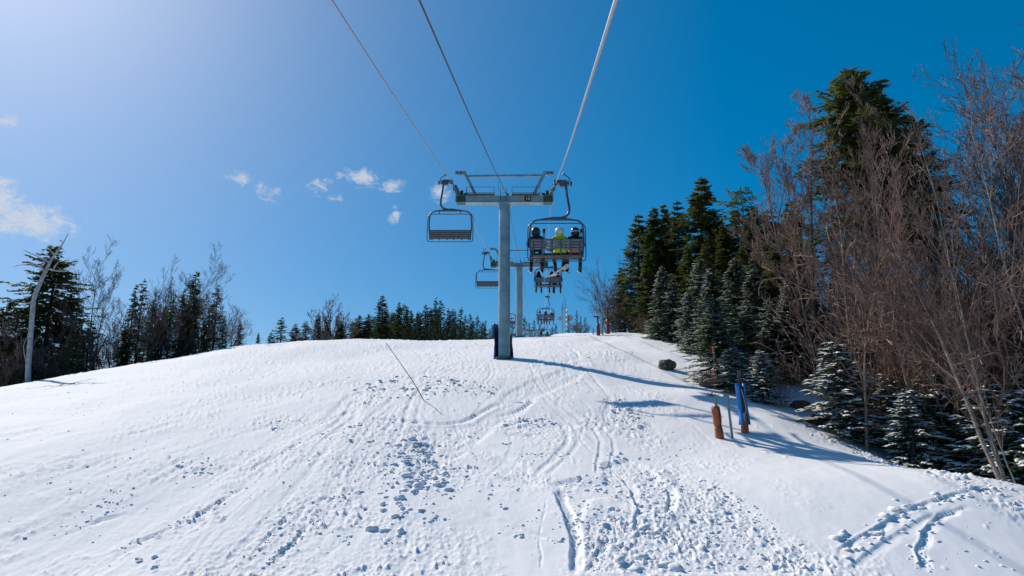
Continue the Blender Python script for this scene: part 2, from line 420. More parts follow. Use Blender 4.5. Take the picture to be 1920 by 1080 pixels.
# trampled ground, lowered and churned
churn = [
    ([(1035, 905), (1085, 895), (1130, 905), (1125, 870), (1180, 862), (1225, 880), (1262, 925), (1255, 972), (1200, 955), (1150, 930), (1110, 940),
      (1090, 985), (1085, 1079), (1070, 1079), (1075, 1020), (1060, 965)], .05, .30, .15),
    ([(1250, 880), (1330, 905), (1400, 950), (1450, 985), (1510, 1030), (1570, 1079), (1085, 1079), (1098, 990), (1130, 950), (1200, 975), (1258, 985),
      (1280, 940)], .025, .36, .13),
    ([(1060, 690), (1110, 690), (1080, 715), (1010, 745), (985, 775), (940, 795), (900, 830), (960, 860), (1010, 890), (1060, 905), (1040, 915),
      (990, 905), (930, 880), (880, 850), (840, 870), (800, 920), (755, 925), (780, 870), (720, 830), (640, 815), (600, 790), (650, 740), (690, 735),
      (670, 785), (760, 800), (880, 798), (930, 765), (945, 740), (990, 715)], .035, .32, .15),
    ([(640, 740), (720, 715), (830, 705), (940, 725), (930, 750), (850, 740), (740, 750), (690, 765)], .0, .36, .17),
    ([(1140, 740), (1200, 770), (1240, 815), (1230, 850), (1160, 815), (1040, 805), (940, 815), (930, 780), (1020, 780), (1120, 770)], .01, .36, .17),
    ([(1500, 790), (1600, 835), (1740, 875), (1919, 905), (1919, 985), (1850, 940), (1760, 905), (1640, 865), (1540, 825)], .01, .42, .18),
    ([(1060, 660), (1130, 655), (1190, 680), (1120, 685), (1050, 690), (900, 700), (780, 700), (860, 680), (960, 690)], .01, .4, .24),
    ([(880, 640), (960, 636), (1040, 640), (1080, 650), (960, 652), (900, 652)], .0, .4, .3),
]
churn = [(gp(p), d, a, s) for (p, d, a, s) in churn]

slabs = [gp(p) for p in (
    [(680, 777), (730, 752), (800, 745), (890, 742), (935, 752), (905, 772), (865, 790), (770, 788)],
    [(860, 935), (960, 912), (1035, 925), (1062, 975), (1072, 1079), (690, 1079), (750, 990)],
    [(840, 862), (930, 822), (1000, 838), (1030, 895), (930, 888)],
    [(430, 900), (560, 855), (640, 845), (560, 900), (470, 920)],
    [(1000, 700), (1060, 672), (1100, 665), (1090, 690)],
    [(1040, 840), (1160, 820), (1230, 870), (1240, 930), (1180, 900), (1100, 870)])]
def slab_mask(x, y):
    k = np.zeros_like(x)
    for poly in slabs:
        m = (x > poly[:, 0].min()-.5) & (x < poly[:, 0].max()+.5) & (y > poly[:, 1].min()-.5) & (y < poly[:, 1].max()+.5)
        if not m.any(): continue
        ins = inside(x[m], y[m], poly); dist = seg_dist(x[m], y[m], np.vstack([poly, poly[:1]]))[0]
        k[m] = np.maximum(k[m], sstep(-.25, .25, np.where(ins, dist, -dist)))
    return k
ROUGH = [None]
def detail(x, y):
    """millimetre-to-decimetre relief: grooming streaks, furrows, churned snow"""
    r = np.hypot(x, y)
    dmask = 1 - sstep(55, 80, r)
    near = 1 - sstep(38, 60, r)
    # gentle wind ripple everywhere
    z = .012*fbm(x/.55, y/.8, 3, 3)
    # groomed and scraped piste on the left: streaks along the fall line, rough patches
    left = sstep(1.0, -3.5, x + .06*(y-20) + .9*perlin(x/3, y/3, 77))
    qx = x+4.0; qy = y-31.0; t = np.hypot(qx, qy); s = np.arctan2(qx, -qy)*12.0 + .25*perlin(x/2.0, y/2.0, 44)
    streak = fbm(s/.16, t/1.9, 3, 41)
    patch = sstep(-.15, .35, fbm(x/2.3, y/2.0, 3, 51))
    rough = fbm(x/.13, y/.17, 3, 61, .65)
    z = z + left*(.024*streak*(.3+patch) + .095*(.25+patch)*np.maximum(rough-.08, 0)**1.2 + .018*perlin(s/.5, t/4.5, 43) + .018*(.3+patch)*fbm(x/.085, y/.12, 2, 45))
    slab = slab_mask(x, y); ch = np.zeros_like(x)
    for (poly, dep, amp, sc) in churn:
        b0 = poly.min(0)-.6; b1 = poly.max(0)+.6
        m = (x > b0[0]) & (x < b1[0]) & (y > b0[1]) & (y < b1[1])
        if not m.any(): continue
        xx = x[m] + .05*perlin(x[m]/.3, y[m]/.3, 7); yy = y[m] + .05*perlin(x[m]/.3+9, y[m]/.3, 8)
        ins = inside(xx, yy, poly)
        dist, _, _, _ = seg_dist(xx, yy, np.vstack([poly, poly[:1]]))
        sd = np.where(ins, dist, -dist)
        k = sstep(-.05, .14, sd)
        bil = 1-np.abs(fbm(xx/sc, yy/sc, 4, 91, .6))*2.2
        lum = np.maximum(fbm(xx/(sc*.6), yy/(sc*.6), 3, 97, .65), 0) + .8*np.maximum(fbm(xx/(sc*2.2), yy/(sc*2.2), 2, 98), 0)
        kk = sstep(-.45, .35, sd + .25*perlin(xx/.6, yy/.6, 99))
        z[m] = z[m] - dep*k + kk*amp*(.14*lum + .05*(bil-.5))*(.35+1.1*sstep(-.3, .35, fbm(xx/1.1, yy/1.5, 2, 101)))
        ch[m] = np.maximum(ch[m], kk)
    for (poly, w, dep, berm, chk) in furrows:
        b0 = poly.min(0)-1; b1 = poly.max(0)+1
        m = (x > b0[0]) & (x < b1[0]) & (y > b0[1]) & (y < b1[1])
        if not m.any(): continue
        xx, yy = x[m], y[m]
        xw = xx + .04*perlin(xx/.5, yy/.5, 21); yw = yy + .04*perlin(xx/.5+4, yy/.5, 22)
        dist, arc, side, tot = seg_dist(xw, yw, poly)
        ends = sstep(0, .4, arc)*sstep(0, .4, tot-arc)
        mod = 1 - chk*.8*sstep(-.1, .25, perlin(arc/.28, arc*0+poly[0, 0]*3.7, 55))
        dd = poly[-1]-poly[0]; away = side*(-dd[1]*(-.6)+dd[0]*.8) < 0
        de = np.where(away, dist/2.4, dist)
        gz = -dep*(1-sstep(w*.6, w, de))*mod
        bz = berm*(.15 if chk < .45 else 1)*np.exp(-((dist-w*1.35)/(w*.4))**2)*(1.2+1.5*chk*perlin(xx/.14, yy/.14, 23))
        z[m] = z[m] + ends*(gz+bz)
    # scattered crumbs on untouched snow
    mid = (1-slab)*sstep(-8, -5, x)*(1-sstep(4.5, 6.5, x))*sstep(-.25, .3, fbm(x/2.0+5, y/2.6, 3, 131))
    z = z + near*mid*(.060*np.maximum(fbm(x/.14, y/.17, 3, 133, .65), 0)**1.2 + .016*fbm(x/.07, y/.08, 2, 137))
    ROUGH[0] = np.clip(np.maximum(np.maximum(left*(.35+.65*patch), ch), mid*.9), 0, 1)*(1-.85*slab)
    cr = fbm(x/.3, y/.3, 2, 71); z = z + .05*(1-slab)*sstep(.52, .75, cr)*(1-left)*near*sstep(-.1, .3, perlin(x/2.5, y/2.5, 72))
    return z*dmask

def make_snow():
    ang_f = np.linspace(-R(43.5), R(43.5), 960)
    ang_c = np.linspace(R(43.5), 2*np.pi-R(43.5), 70)[1:-1]
    ang = np.concatenate([ang_f, ang_c])
    rr = [0.6, 2, 3.5, 5, 6.5, 7.6]
    r = 8.2
    while r < 34: rr.append(r); r += max(.028, .028*(r/10)**2.05)
    while r < 70: rr.append(r); r += .32*(r/34)
    while r < 900: rr.append(r); r *= 1.07
    rr = np.array(rr); nr, na = len(rr), len(ang)
    AA, RR = np.meshgrid(ang, rr)
    X = RR*np.sin(AA); Y = RR*np.cos(AA)
    Z = ground_np(X.ravel(), Y.ravel()).reshape(X.shape)
    sel = (RR > 6) & (RR < 82) & (np.abs(AA) < R(44))
    D = np.zeros_like(X); D[sel] = detail(X[sel], Y[sel]); Z = Z + D
    RG = np.full_like(X, .3); RG[sel] = ROUGH[0]
    co = np.stack([X, Y, Z], -1).reshape(-1, 3)
    i = np.arange(nr-1)[:, None]*na; j = np.arange(na)[None, :]; j2 = (j+1) % na
    q = np.stack([i+j, i+na+j, i+na+j2, i+j2], -1).reshape(-1, 4)[:, ::-1]
    c0 = len(co); co = np.vstack([co, [[0, 0, G(0, 0)]]])
    tri = np.stack([np.full(na, c0), np.arange(na), (np.arange(na)+1) % na], -1)[:, ::-1]
    me = bpy.data.meshes.new('snow_ground')
    me.vertices.add(len(co)); me.vertices.foreach_set('co', co.ravel())
    nl = q.size + tri.size
    me.loops.add(nl); me.loops.foreach_set('vertex_index', np.concatenate([q.ravel(), tri.ravel()]).astype(np.int32))
    npoly = len(q)+len(tri); me.polygons.add(npoly)
    ls = np.concatenate([np.arange(len(q))*4, q.size+np.arange(len(tri))*3]).astype(np.int32)
    me.polygons.foreach_set('loop_start', ls)
    me.polygons.foreach_set('use_smooth', np.ones(npoly, bool))
    me.update(calc_edges=True); me.validate()
    ra = me.attributes.new('roughness', 'FLOAT', 'POINT'); ra.data.foreach_set('value', np.append(RG.ravel(), .3).astype(np.float32))
    me.materials.append(M['snow'])
    o = bpy.data.objects.new('snow_ground', me); C.objects.link(o)
    tag(o, 'snow-covered ski slope rising to a rounded crest', None, None, 'structure'); o['category'] = 'snow'
    # faces must look up
    if me.polygons[len(q)//2].normal.z < 0: me.flip_normals()
    return o
make_snow()

def GD(x, y):
    a = np.array([x]); b = np.array([y]); return float(ground_np(a, b)[0] + detail(a, b)[0])

# ------------------------------------------------------------------ loose snow clumps
def icolump(seed, sub=1):
    import bmesh
    bm = bmesh.new(); bmesh.ops.create_icosphere(bm, subdivisions=sub, radius=1)
    rng = np.random.RandomState(seed)
    vs = np.array([v.co[:] for v in bm.verts]); fs = [[v.index for v in f.verts] for f in bm.faces]; bm.free()
    k = rng.uniform(.55, 1.25, len(vs)) if sub == 1 else .9+.55*fbm(vs[:, 0]*1.6+seed*3.1, vs[:, 1]*1.6+vs[:, 2]*2.1, 3, seed, .6); vs = vs*k[:, None]*rng.uniform(.7, 1.3, 3)[None, :]
    return vs, np.array(fs)
def make_clumps():
    rng = np.random.RandomState(11); lib = [icolump(i) for i in range(16)]; big = [icolump(40+i, 2) for i in range(8)]
    spots = []
    def cluster(poly_px, n, s0, s1, pw=2.2):
        poly = gp(poly_px); b0 = poly.min(0); b1 = poly.max(0); k = 0; tries = 0
        while k < n and tries < n*30:
            tries += 1
            x, y = rng.uniform(b0, b1)
            if not inside(np.array([x]), np.array([y]), poly)[0]: continue
            spots.append((x, y, s0+(s1-s0)*rng.rand()**pw)); k += 1
    def line(px, n, s0, s1, jit=.08):
        poly = gp(px); seg = np.hypot(*np.diff(poly, axis=0).T); cum = np.concatenate([[0], np.cumsum(seg)])
        for _ in range(n):
            a = rng.rand()*cum[-1]; x = np.interp(a, cum, poly[:, 0])+rng.normal(0, jit); y = np.interp(a, cum, poly[:, 1])+rng.normal(0, jit)
            spots.append((x, y, s0+(s1-s0)*rng.rand()**2))
    line([(765, 822), (785, 850), (805, 880), (800, 915), (770, 950)], 190, .02, .11, .42)
    line([(740, 800), (790, 860), (790, 920), (730, 990)], 90, .012, .07, .9)
    cluster([(690, 850), (750, 840), (760, 940), (690, 960)], 28, .02, .07)
    cluster([(650, 735), (720, 708), (830, 705), (935, 728), (925, 748), (840, 738), (720, 752)], 260, .02, .10, 2.6)
    cluster([(940, 790), (1000, 782), (1050, 792), (1030, 803), (950, 803)], 45, .03, .10)
    cluster([(1145, 755), (1190, 770), (1220, 800), (1200, 812), (1150, 790)], 55, .03, .10)
    cluster([(1030, 900), (1120, 890), (1230, 930), (1210, 950), (1100, 920)], 70, .02, .07)
    cluster([(1200, 880), (1330, 900), (1420, 955), (1560, 1075), (1100, 1075), (1110, 1000), (1200, 980)], 1100, .010, .055, 3.2)
    cluster([(1100, 940), (1180, 960), (1160, 1075), (1090, 1075)], 200, .010, .05, 3)
    cluster([(830, 870), (930, 880), (990, 905), (960, 960), (840, 930)], 36, .02, .07)
    cluster([(760, 940), (830, 950), (820, 975), (720, 1020), (700, 1000)], 10, .04, .10)
    cluster([(480, 790), (560, 782), (580, 800), (500, 815)], 26, .02, .07)
    cluster([(330, 870), (395, 858), (400, 890), (345, 900)], 30, .02, .065)
    cluster([(200, 925), (260, 915), (250, 950), (160, 990), (90, 1015), (110, 985)], 40, .015, .055)
    cluster([(0, 900), (300, 830), (600, 780), (560, 900), (300, 1060), (0, 1075)], 160, .008, .035, 3)
    cluster([(600, 800), (720, 820), (700, 880), (560, 960), (520, 900)], 90, .012, .05, 3)
    cluster([(500, 950), (600, 930), (690, 980), (620, 1075), (420, 1075)], 40, .012, .05, 2.5)
    cluster([(1500, 795), (1600, 838), (1740, 878), (1915, 912), (1915, 960), (1760, 905), (1640, 868), (1530, 825)], 190, .02, .085)
    cluster([(1120, 650), (1190, 660), (1180, 678), (1070, 682)], 60, .02, .07)
    cluster([(1560, 1000), (1640, 985), (1660, 1020), (1570, 1060)], 14, .05, .12)
    cluster([(1760, 940), (1915, 930), (1915, 1075), (1750, 1075)], 40, .01, .045, 3)
    cluster([(800, 660), (920, 640), (930, 655), (860, 690), (780, 690)], 60, .02, .07)
    cluster([(1200, 700), (1320, 740), (1320, 820), (1230, 860), (1180, 830)], 26, .015, .06)
    cluster([(250, 1045), (300, 1045), (295, 1070), (260, 1074)], 6, .05, .09, 1)
    cluster([(960, 850), (1240, 850), (1200, 870), (1000, 880)], 26, .015, .055, 3)
    cluster([(1130, 850), (1165, 852), (1160, 866), (1135, 864)], 6, .05, .09, 1)
    for a in ([(230, 1028), (300, 1000), (370, 968), (440, 925), (470, 908)], [(500, 1065), (545, 1025), (580, 985), (590, 975)],
              [(460, 1060), (500, 1010), (545, 965)]): line(a, 40, .02, .06)
    line([(1640, 1000), (1700, 960), (1760, 938), (1860, 915)], 50, .03, .10, .12)
    line([(1735, 1080), (1725, 1040), (1735, 1000), (1765, 965)], 34, .02, .06)
    line([(1075, 1020), (1090, 960), (1060, 920)], 30, .015, .05)
    # thin scatter over the whole trafficked middle of the slope
    cluster([(560, 820), (700, 740), (900, 690), (1100, 690), (1240, 760), (1300, 880), (1250, 1000), (900, 1075), (420, 1075)], 420, .008, .05, 4)
    cluster([(0, 760), (430, 690), (700, 680), (640, 760), (400, 860), (0, 1000)], 260, .008, .04, 3.5)
    for k in range(34):                       # crumbly ridges pushed up by edges
        x0, y0 = rng.uniform(560, 1240), rng.uniform(730, 1040); L = rng.uniform(30, 90)*(y0-560)/400; a = rng.uniform(-.9, .5)
        line([(x0, y0), (x0+L*math.cos(a)*.5, min(1070, y0+L*math.sin(a)*.25)), (x0+L*math.cos(a), min(1075, y0+L*math.sin(a)*.6))], rng.randint(8, 22), .012, .06, .06)
    cluster([(745, 845), (800, 830), (825, 880), (825, 915), (765, 915)], 11, .09, .15, 1.4)
    cluster([(720, 930), (800, 940), (830, 960), (740, 1010)], 3, .07, .11, 1.4)
    cluster([(1130, 940), (1240, 985), (1400, 1040), (1300, 1075), (1120, 1070)], 12, .07, .13, 1.6)
    V = []; F = []; off = 0
    xs = np.array([s[0] for s in spots]); ys = np.array([s[1] for s in spots])
    zs = ground_np(xs, ys) + detail(xs, ys)
    for (x, y, s), z in zip(spots, zs):
        vs, fs = lib[rng.randint(16)] if s < .085 else big[rng.randint(8)]
        a = rng.rand()*6.28; ca, sa = math.cos(a), math.sin(a)
        sc = np.array([rng.uniform(.8, 1.3), rng.uniform(.8, 1.3), rng.uniform(.40, .72)])*s
        p = vs*sc; p = np.stack([p[:, 0]*ca-p[:, 1]*sa, p[:, 0]*sa+p[:, 1]*ca, p[:, 2]], -1) + [x, y, z+s*.06]
        V.append(p); F.append(fs+off); off += len(vs)
    V = np.vstack(V); F = np.vstack(F)
    me = bpy.data.meshes.new('snow_clumps'); me.from_pydata(V.tolist(), [], F.tolist())
    me.polygons.foreach_set('use_smooth', np.ones(len(F), bool)); me.materials.append(M['snow_lump'])
    o = bpy.data.objects.new('snow_clumps', me); C.objects.link(o)
    tag(o, 'loose white snow clumps scattered over the trampled slope', 'snow clumps', None, 'stuff')
make_clumps()

# ------------------------------------------------------------------ lift line geometry
LX = lambda Y: -.38 + .042*(Y-33)          # centre line of the lift
HG = 2.39                                   # half the rope gauge
T1Y, T2Y, T3Y = 33.0, 57.0, 120.0
right_rope = [(-6, .2), (0, 1.9), (4.9, 3.38), (14, 6.0), (24.0, 9.11), (33, 12.22), (42, 12.85), (51, 13.85), (57, 14.75), (68, 15.25), (80, 15.95), (95, 16.85), (109, 17.75), (120, 18.4), (170, 21)]
left_rope = [(-6, 5.9), (0, 6.7), (12.3, 8.56), (22, 10.15), (30.5, 11.62), (33, 12.22), (44, 13.2), (54, 14.42), (57, 14.75), (70, 15.5), (85, 16.3), (104, 17.35), (120, 18.4), (170, 21)]
comm = [(-6, 2.6), (0, 3.9), (8.48, 5.9), (20, 8.6), (33, 11.85), (45, 12.8), (57, 14.35), (85, 15.9), (120, 18.1)]
def rz_(tab, Y): return float(np.interp(Y, [t[0] for t in tab], [t[1] for t in tab]))
def cable(name, tab, dx, rad, m, label, cat):
    pts = []
    Ys = [t[0] for t in tab]
    for a, b in zip(tab[:-1], tab[1:]):
        for k in range(4):
            t = k/4; Y = a[0]+(b[0]-a[0])*t; sag = 0 if (b[0]-a[0]) < 5 else .02*math.sin(math.pi*t)
            pts.append((LX(Y)+dx, Y, a[1]+(b[1]-a[1])*t-sag))
    pts.append((LX(tab[-1][0])+dx, tab[-1][0], tab[-1][1]))
    mb = MB(); n = 10; mb.tube(pts, rad, n)
    o = mb.build(name, m)
    me = o.data; uv = me.uv_layers.new(name='UVMap'); Pn = len(pts)
    cum = [0]
    for i in range(1, Pn): cum.append(cum[-1]+(Vector(pts[i])-Vector(pts[i-1])).length)
    for poly in me.polygons:
        js = [me.loops[l].vertex_index % n for l in poly.loop_indices]
        wrap = (max(js) - min(js)) > n/2
        for l in poly.loop_indices:
            vi = me.loops[l].vertex_index; i, j = divmod(vi, n)
            if wrap and j == 0: j = n
            uv.data[l].uv = (cum[i]*40.0, j/n*3.0)
    tag(o, label, cat); return o
cable('haul_rope', left_rope, -HG, .021, M['rope'], 'thick twisted steel haul rope carrying the empty chairs on the left', 'cable')
cable('haul_rope', right_rope, HG, .019, M['rope'], 'thick twisted steel haul rope carrying the occupied chairs on the right', 'cable')
cable('communication_cable', comm, .12, .015, M['wire'], 'thin dark wire running along the middle between both haul ropes', 'cable')

# ------------------------------------------------------------------ lift towers
def text_mesh(txt, size):
    cu = bpy.data.curves.new('txt', 'FONT'); cu.body = txt; cu.size = size; cu.align_x = 'CENTER'; cu.align_y = 'CENTER'; cu.extrude = .002; cu.offset = 0
    o = bpy.data.objects.new('txt', cu); C.objects.link(o)
    bpy.context.view_layer.update()
    me = bpy.data.meshes.new_from_object(o.evaluated_get(bpy.context.evaluated_depsgraph_get()))
    bpy.data.objects.remove(o); bpy.data.curves.remove(cu)
    return me

def sheave_train(parent, side, zr, slope):
    """beam with wheels under the rope; local to the tower, rope at zr"""
    x = side*HG
    root = MB()
    yl = 1.25
    root.beam((x, -yl, zr-.30-slope*yl), (x, yl, zr-.30+slope*yl), .07, .16)
    root.beam((x-side*.09, -yl*.75, zr-.42-slope*yl*.75), (x-side*.09, yl*.75, zr-.42+slope*yl*.75), .06, .12)
    root.tube([(x, 0, zr-.42), (x-side*.62, 0, zr-.50)], .06, 10)
    root.box((x-side*.42, 0, zr-.42), (.16, .24, .26))
    root.box((x-side*.25, -.12, zr-.28), (.10, .14, .20)); root.box((x-side*.16, .2, zr-.2), (.08, .10, .24))
    sa = root.build('sheave_assembly', M['greenish'], parent)
    for k in range(6):
        y = -yl + .1 + k*(2*yl-.2)/5; z = zr - .235 + slope*y
        w = MB(); w.disc((x, y, z), (1, 0, 0), .20, .10, 18)
        wo_ = w.build('wheel', M['galv_dark'], sa)
    for y in (-yl-.05, yl+.05):
        g = MB()
        g.beam((x+side*.08, y, zr-.35+slope*y), (x+side*.13, y, zr+.10+slope*y), .05, .03, (0, 1, 0))
        g.beam((x+side*.10, y, zr-.32+slope*y), (x-side*.14, y, zr-.32+slope*y), .04, .04)
        g.build('rope_catcher', M['galv_dark'], sa)
    return sa

def lift_tower(Y, label, zrope, slope, pole_r=.285, number=None, base=None, simple=False):
    x = LX(Y); zb = (G(x, Y) if base is None else base) - .05
    t = empty('lift_tower', (x, Y, zb), 0, label, 'lift tower', 'towers of the chairlift')
    zr = zrope - zb; za = zr - .65                   # crossarm centre
    p = MB(); p.lathe((0, 0, 0), [(0, -.4), (pole_r*1.02, -.4), (pole_r*1.02, za*.52), (pole_r*1.0, za*.52+.004), (pole_r*.98, za-.19), (0, za-.19)], 40)
    pole = p.build('pole', M['galv'], t)
    for z in (za*.245, za*.52):
        s = MB(); s.lathe((0, 0, z), [(pole_r*1.02, -.012), (pole_r*1.035, 0), (pole_r*1.02, .012)], 40); s.build('weld_seam', M['galv'], pole)
    b = MB(); b.lathe((0, 0, 0), [(0, .02), (pole_r+.16, .02), (pole_r+.16, .09), (pole_r, .09)], 32)
    bp_ = b.build('base_plate', M['galv_dark'], t)
    for k in range(12):
        a = 2*math.pi*(k+.5)/12; bb = MB(); bb.tube([((pole_r+.09)*math.cos(a), (pole_r+.09)*math.sin(a), .08), ((pole_r+.09)*math.cos(a), (pole_r+.09)*math.sin(a), .16)], .022, 6)
        bb.build('bolt', M['galv_dark'], bp_)
    hl = 2.48
    c = MB(); c.box((0, 0, za), (hl*2, .36, .33)); c.box((0, 0, za-.172), (hl*2-.1, .44, .015)); c.box((0, 0, za+.172), (hl*2-.1, .44, .015))
    c.box((0, 0, za-.22), (pole_r*2.5, pole_r*2.5, .06))
    arm = c.build('crossarm', M['galv'], t)
    for sx in (-1, 1):
        e = MB(); e.box((sx*(hl-.28), 0, za), (.46, .40, .36)); e.box((sx*(hl-.28), 0, za+.21), (.50, .5, .05)); e.build('saddle', M['greenish'], arm)
        sheave_train(t, sx, zr, slope)
        # inclined leg of the lifting frame with its horizontal lug
        zt = za + 1.46
        l = MB(); l.beam((sx*1.42, 0, za+.16), (sx*2.04, 0, zt), .14, .17, (0, 1, 0)); l.beam((sx*1.98, 0, zt-.01), (sx*2.52, 0, zt+.0), .14, .20, (0, 0, 1))
        lo = l.build('lifting_frame_leg', M['galv'], t)
        for dx in (2.24, 2.40):
            h = MB(); h.disc((sx*dx, -.075, zt), (0, 1, 0), .035, .02, 10); h.build('lug_hole', M['black'], lo)
        if not simple:
            r = MB(); x0, x1 = (-1.92, -.52) if sx < 0 else (.38, 1.80)
            for yy in (-.42, .42):
                r.tube([(x0, yy, za+.18), (x0, yy, za+.56)], .014, 6); r.tube([(x1, yy, za+.18), (x1, yy, za+.56)], .014, 6)
                r.tube([(x0, yy, za+.56), (x1, yy, za+.56)], .014, 6); r.tube([(x0, yy, za+.2), (x1, yy, za+.2)], .014, 6)
            r.tube([(x0, -.42, za+.56), (x0, .42, za+.56)], .014, 6)
            ro = r.build('catwalk_rail', M['galv_dark'], t)
            w = MB(); w.box(((x0+x1)/2, 0, za+.195), (x1-x0, .8, .03)); w.build('catwalk', M['galv_dark'], ro)
    tb = MB(); tb.beam((-1.98, .0, za+1.30), (1.98, .0, za+1.34), .09, .10); tb.build('lifting_frame_bar', M['galv'], t)
    if not simple:
        k = MB()
        for xx in (-.20, .10): k.tube([(xx, -.30, za-.1), (xx, -.30, za+.60)], .015, 6)
        for zz in (.05, .28): k.tube([(-.20, -.30, za+zz), (.10, -.30, za+zz)], .012, 6)
        k.tube([(-.32, -.1, za+.16), (-.32, -.1, za+1.0)], .008, 5)
        k.build('ladder_top', M['galv_dark'], t)
        # ladder rungs up the back of the pole
        ld = MB()
        for xx in (-.2, .2): ld.tube([(xx, pole_r+.14, .8), (xx, pole_r+.14, za-.2)], .018, 6)
        for i in range(int(za/.35)-2): ld.tube([(-.2, pole_r+.14, 1+i*.35), (.2, pole_r+.14, 1+i*.35)], .012, 6)
        for z in (1.2, za*.5, za-.5): ld.beam((0, pole_r-.03, z), (0, pole_r+.14, z), .3, .04)
        ld.build('ladder', M['galv_dark'], t)
    cb = MB(); cb.box((.16, -.05, za+.22), (.14, .2, .14)); cb.disc((.12, -.12, za+.30), (1, 0, 0), .09, .06, 12); cb.build('cable_bracket', M['greenish'], t)
    if number:
        pl = MB(); pl.box((1.17, -.195, za+.02), (.33, .02, .25)); plo = pl.build('number_plate', M['black'], t)
        me = text_mesh(number, .23); me.materials.clear(); me.materials.append(M['white'])
        tx = bpy.data.objects.new('number', me); C.objects.link(tx); tx.parent = plo; tx.location = (1.17, -.2085, za+.02); tx.rotation_euler = (math.pi/2, 0, 0)
    return t
lift_tower(T1Y, 'nearest grey steel chairlift tower with number plate and blue padding', 12.22, .20, number='10')
lift_tower(T2Y, 'second grey steel chairlift tower, partly behind the nearest one', 14.75, .09)
lift_tower(T3Y, 'short farthest chairlift tower just over the snow crest', 18.4, .055, pole_r=.5, base=zc(120)-1.0, simple=True)

# blue padding standing round the back of the nearest tower
def tower_pad():
    x, y = LX(T1Y), T1Y; zb = G(x, y)
    rng = random.Random(4)
    def shell(a0, a1, r0, r1, h0, h1, lean):
        V = []; F = []; na, nh = 18, 14
        for i in range(nh+1):
            z = h0 + (h1-h0)*i/nh
            pinch = 1 - .35*math.exp(-((z-.85)/.13)**2)
            for j in range(na+1):
                a = a0+(a1-a0)*j/na
                r = r0+(r1-r0)*(i/nh) + .03*math.sin(a*9+z*3) + rng.uniform(-.012, .012)
                r = .36+(r-.36)*pinch
                V.append((r*math.cos(a)+lean*(i/nh)**2, r*math.sin(a), z))
        for i in range(nh):
            for j in range(na): F.append((i*(na+1)+j, i*(na+1)+j+1, (i+1)*(na+1)+j+1, (i+1)*(na+1)+j))
        return V, F
    for (a0, a1, r0, r1, h1, lean, lab) in ((R(85), R(186), .45, .42, 1.72, -.06, 'crumpled navy vinyl pad strapped to the left back of the numbered tower'),
                                          (R(8), R(75), .385, .36, 1.15, .0, 'low blue vinyl pad at the right back of the numbered tower')):
        V, F = shell(a0, a1, r0, r1, -.1, h1, lean)
        mb = MB(); mb.add(V, F); o = mb.build('tower_pad', M['navy_pad'], None, True, (x, y, zb))
        sd = o.modifiers.new('thick', 'SOLIDIFY'); sd.thickness = .05; sd.offset = 1
        tag(o, lab, 'tower pad')
tower_pad()

# ------------------------------------------------------------------ chairs
def rounded_loop(w, zt, zb, r, y, closed=True, n=6):
    pts = []
    def arc(cx, cz, a0, a1):
        for k in range(n+1):
            a = a0+(a1-a0)*k/n; pts.append((cx+r*math.cos(a), y, cz+r*math.sin(a)))
    if closed:
        rb = .10
        for k in range(n+1):
            a = math.pi+(math.pi/2)*(1-k/n); 
        pts.append((-w+.06, y, zb))
        pts.append((-w, y, zb+.10))
    else: pts.append((-w+.05, y, zb))
    arc(-w+r, zt-r, math.pi, math.pi/2); arc(w-r, zt-r, math.pi/2, 0)
    if closed: pts.append((w, y, zb+.10)); pts.append((w-.06, y, zb))
    else: pts.append((w-.05, y, zb))
    return pts

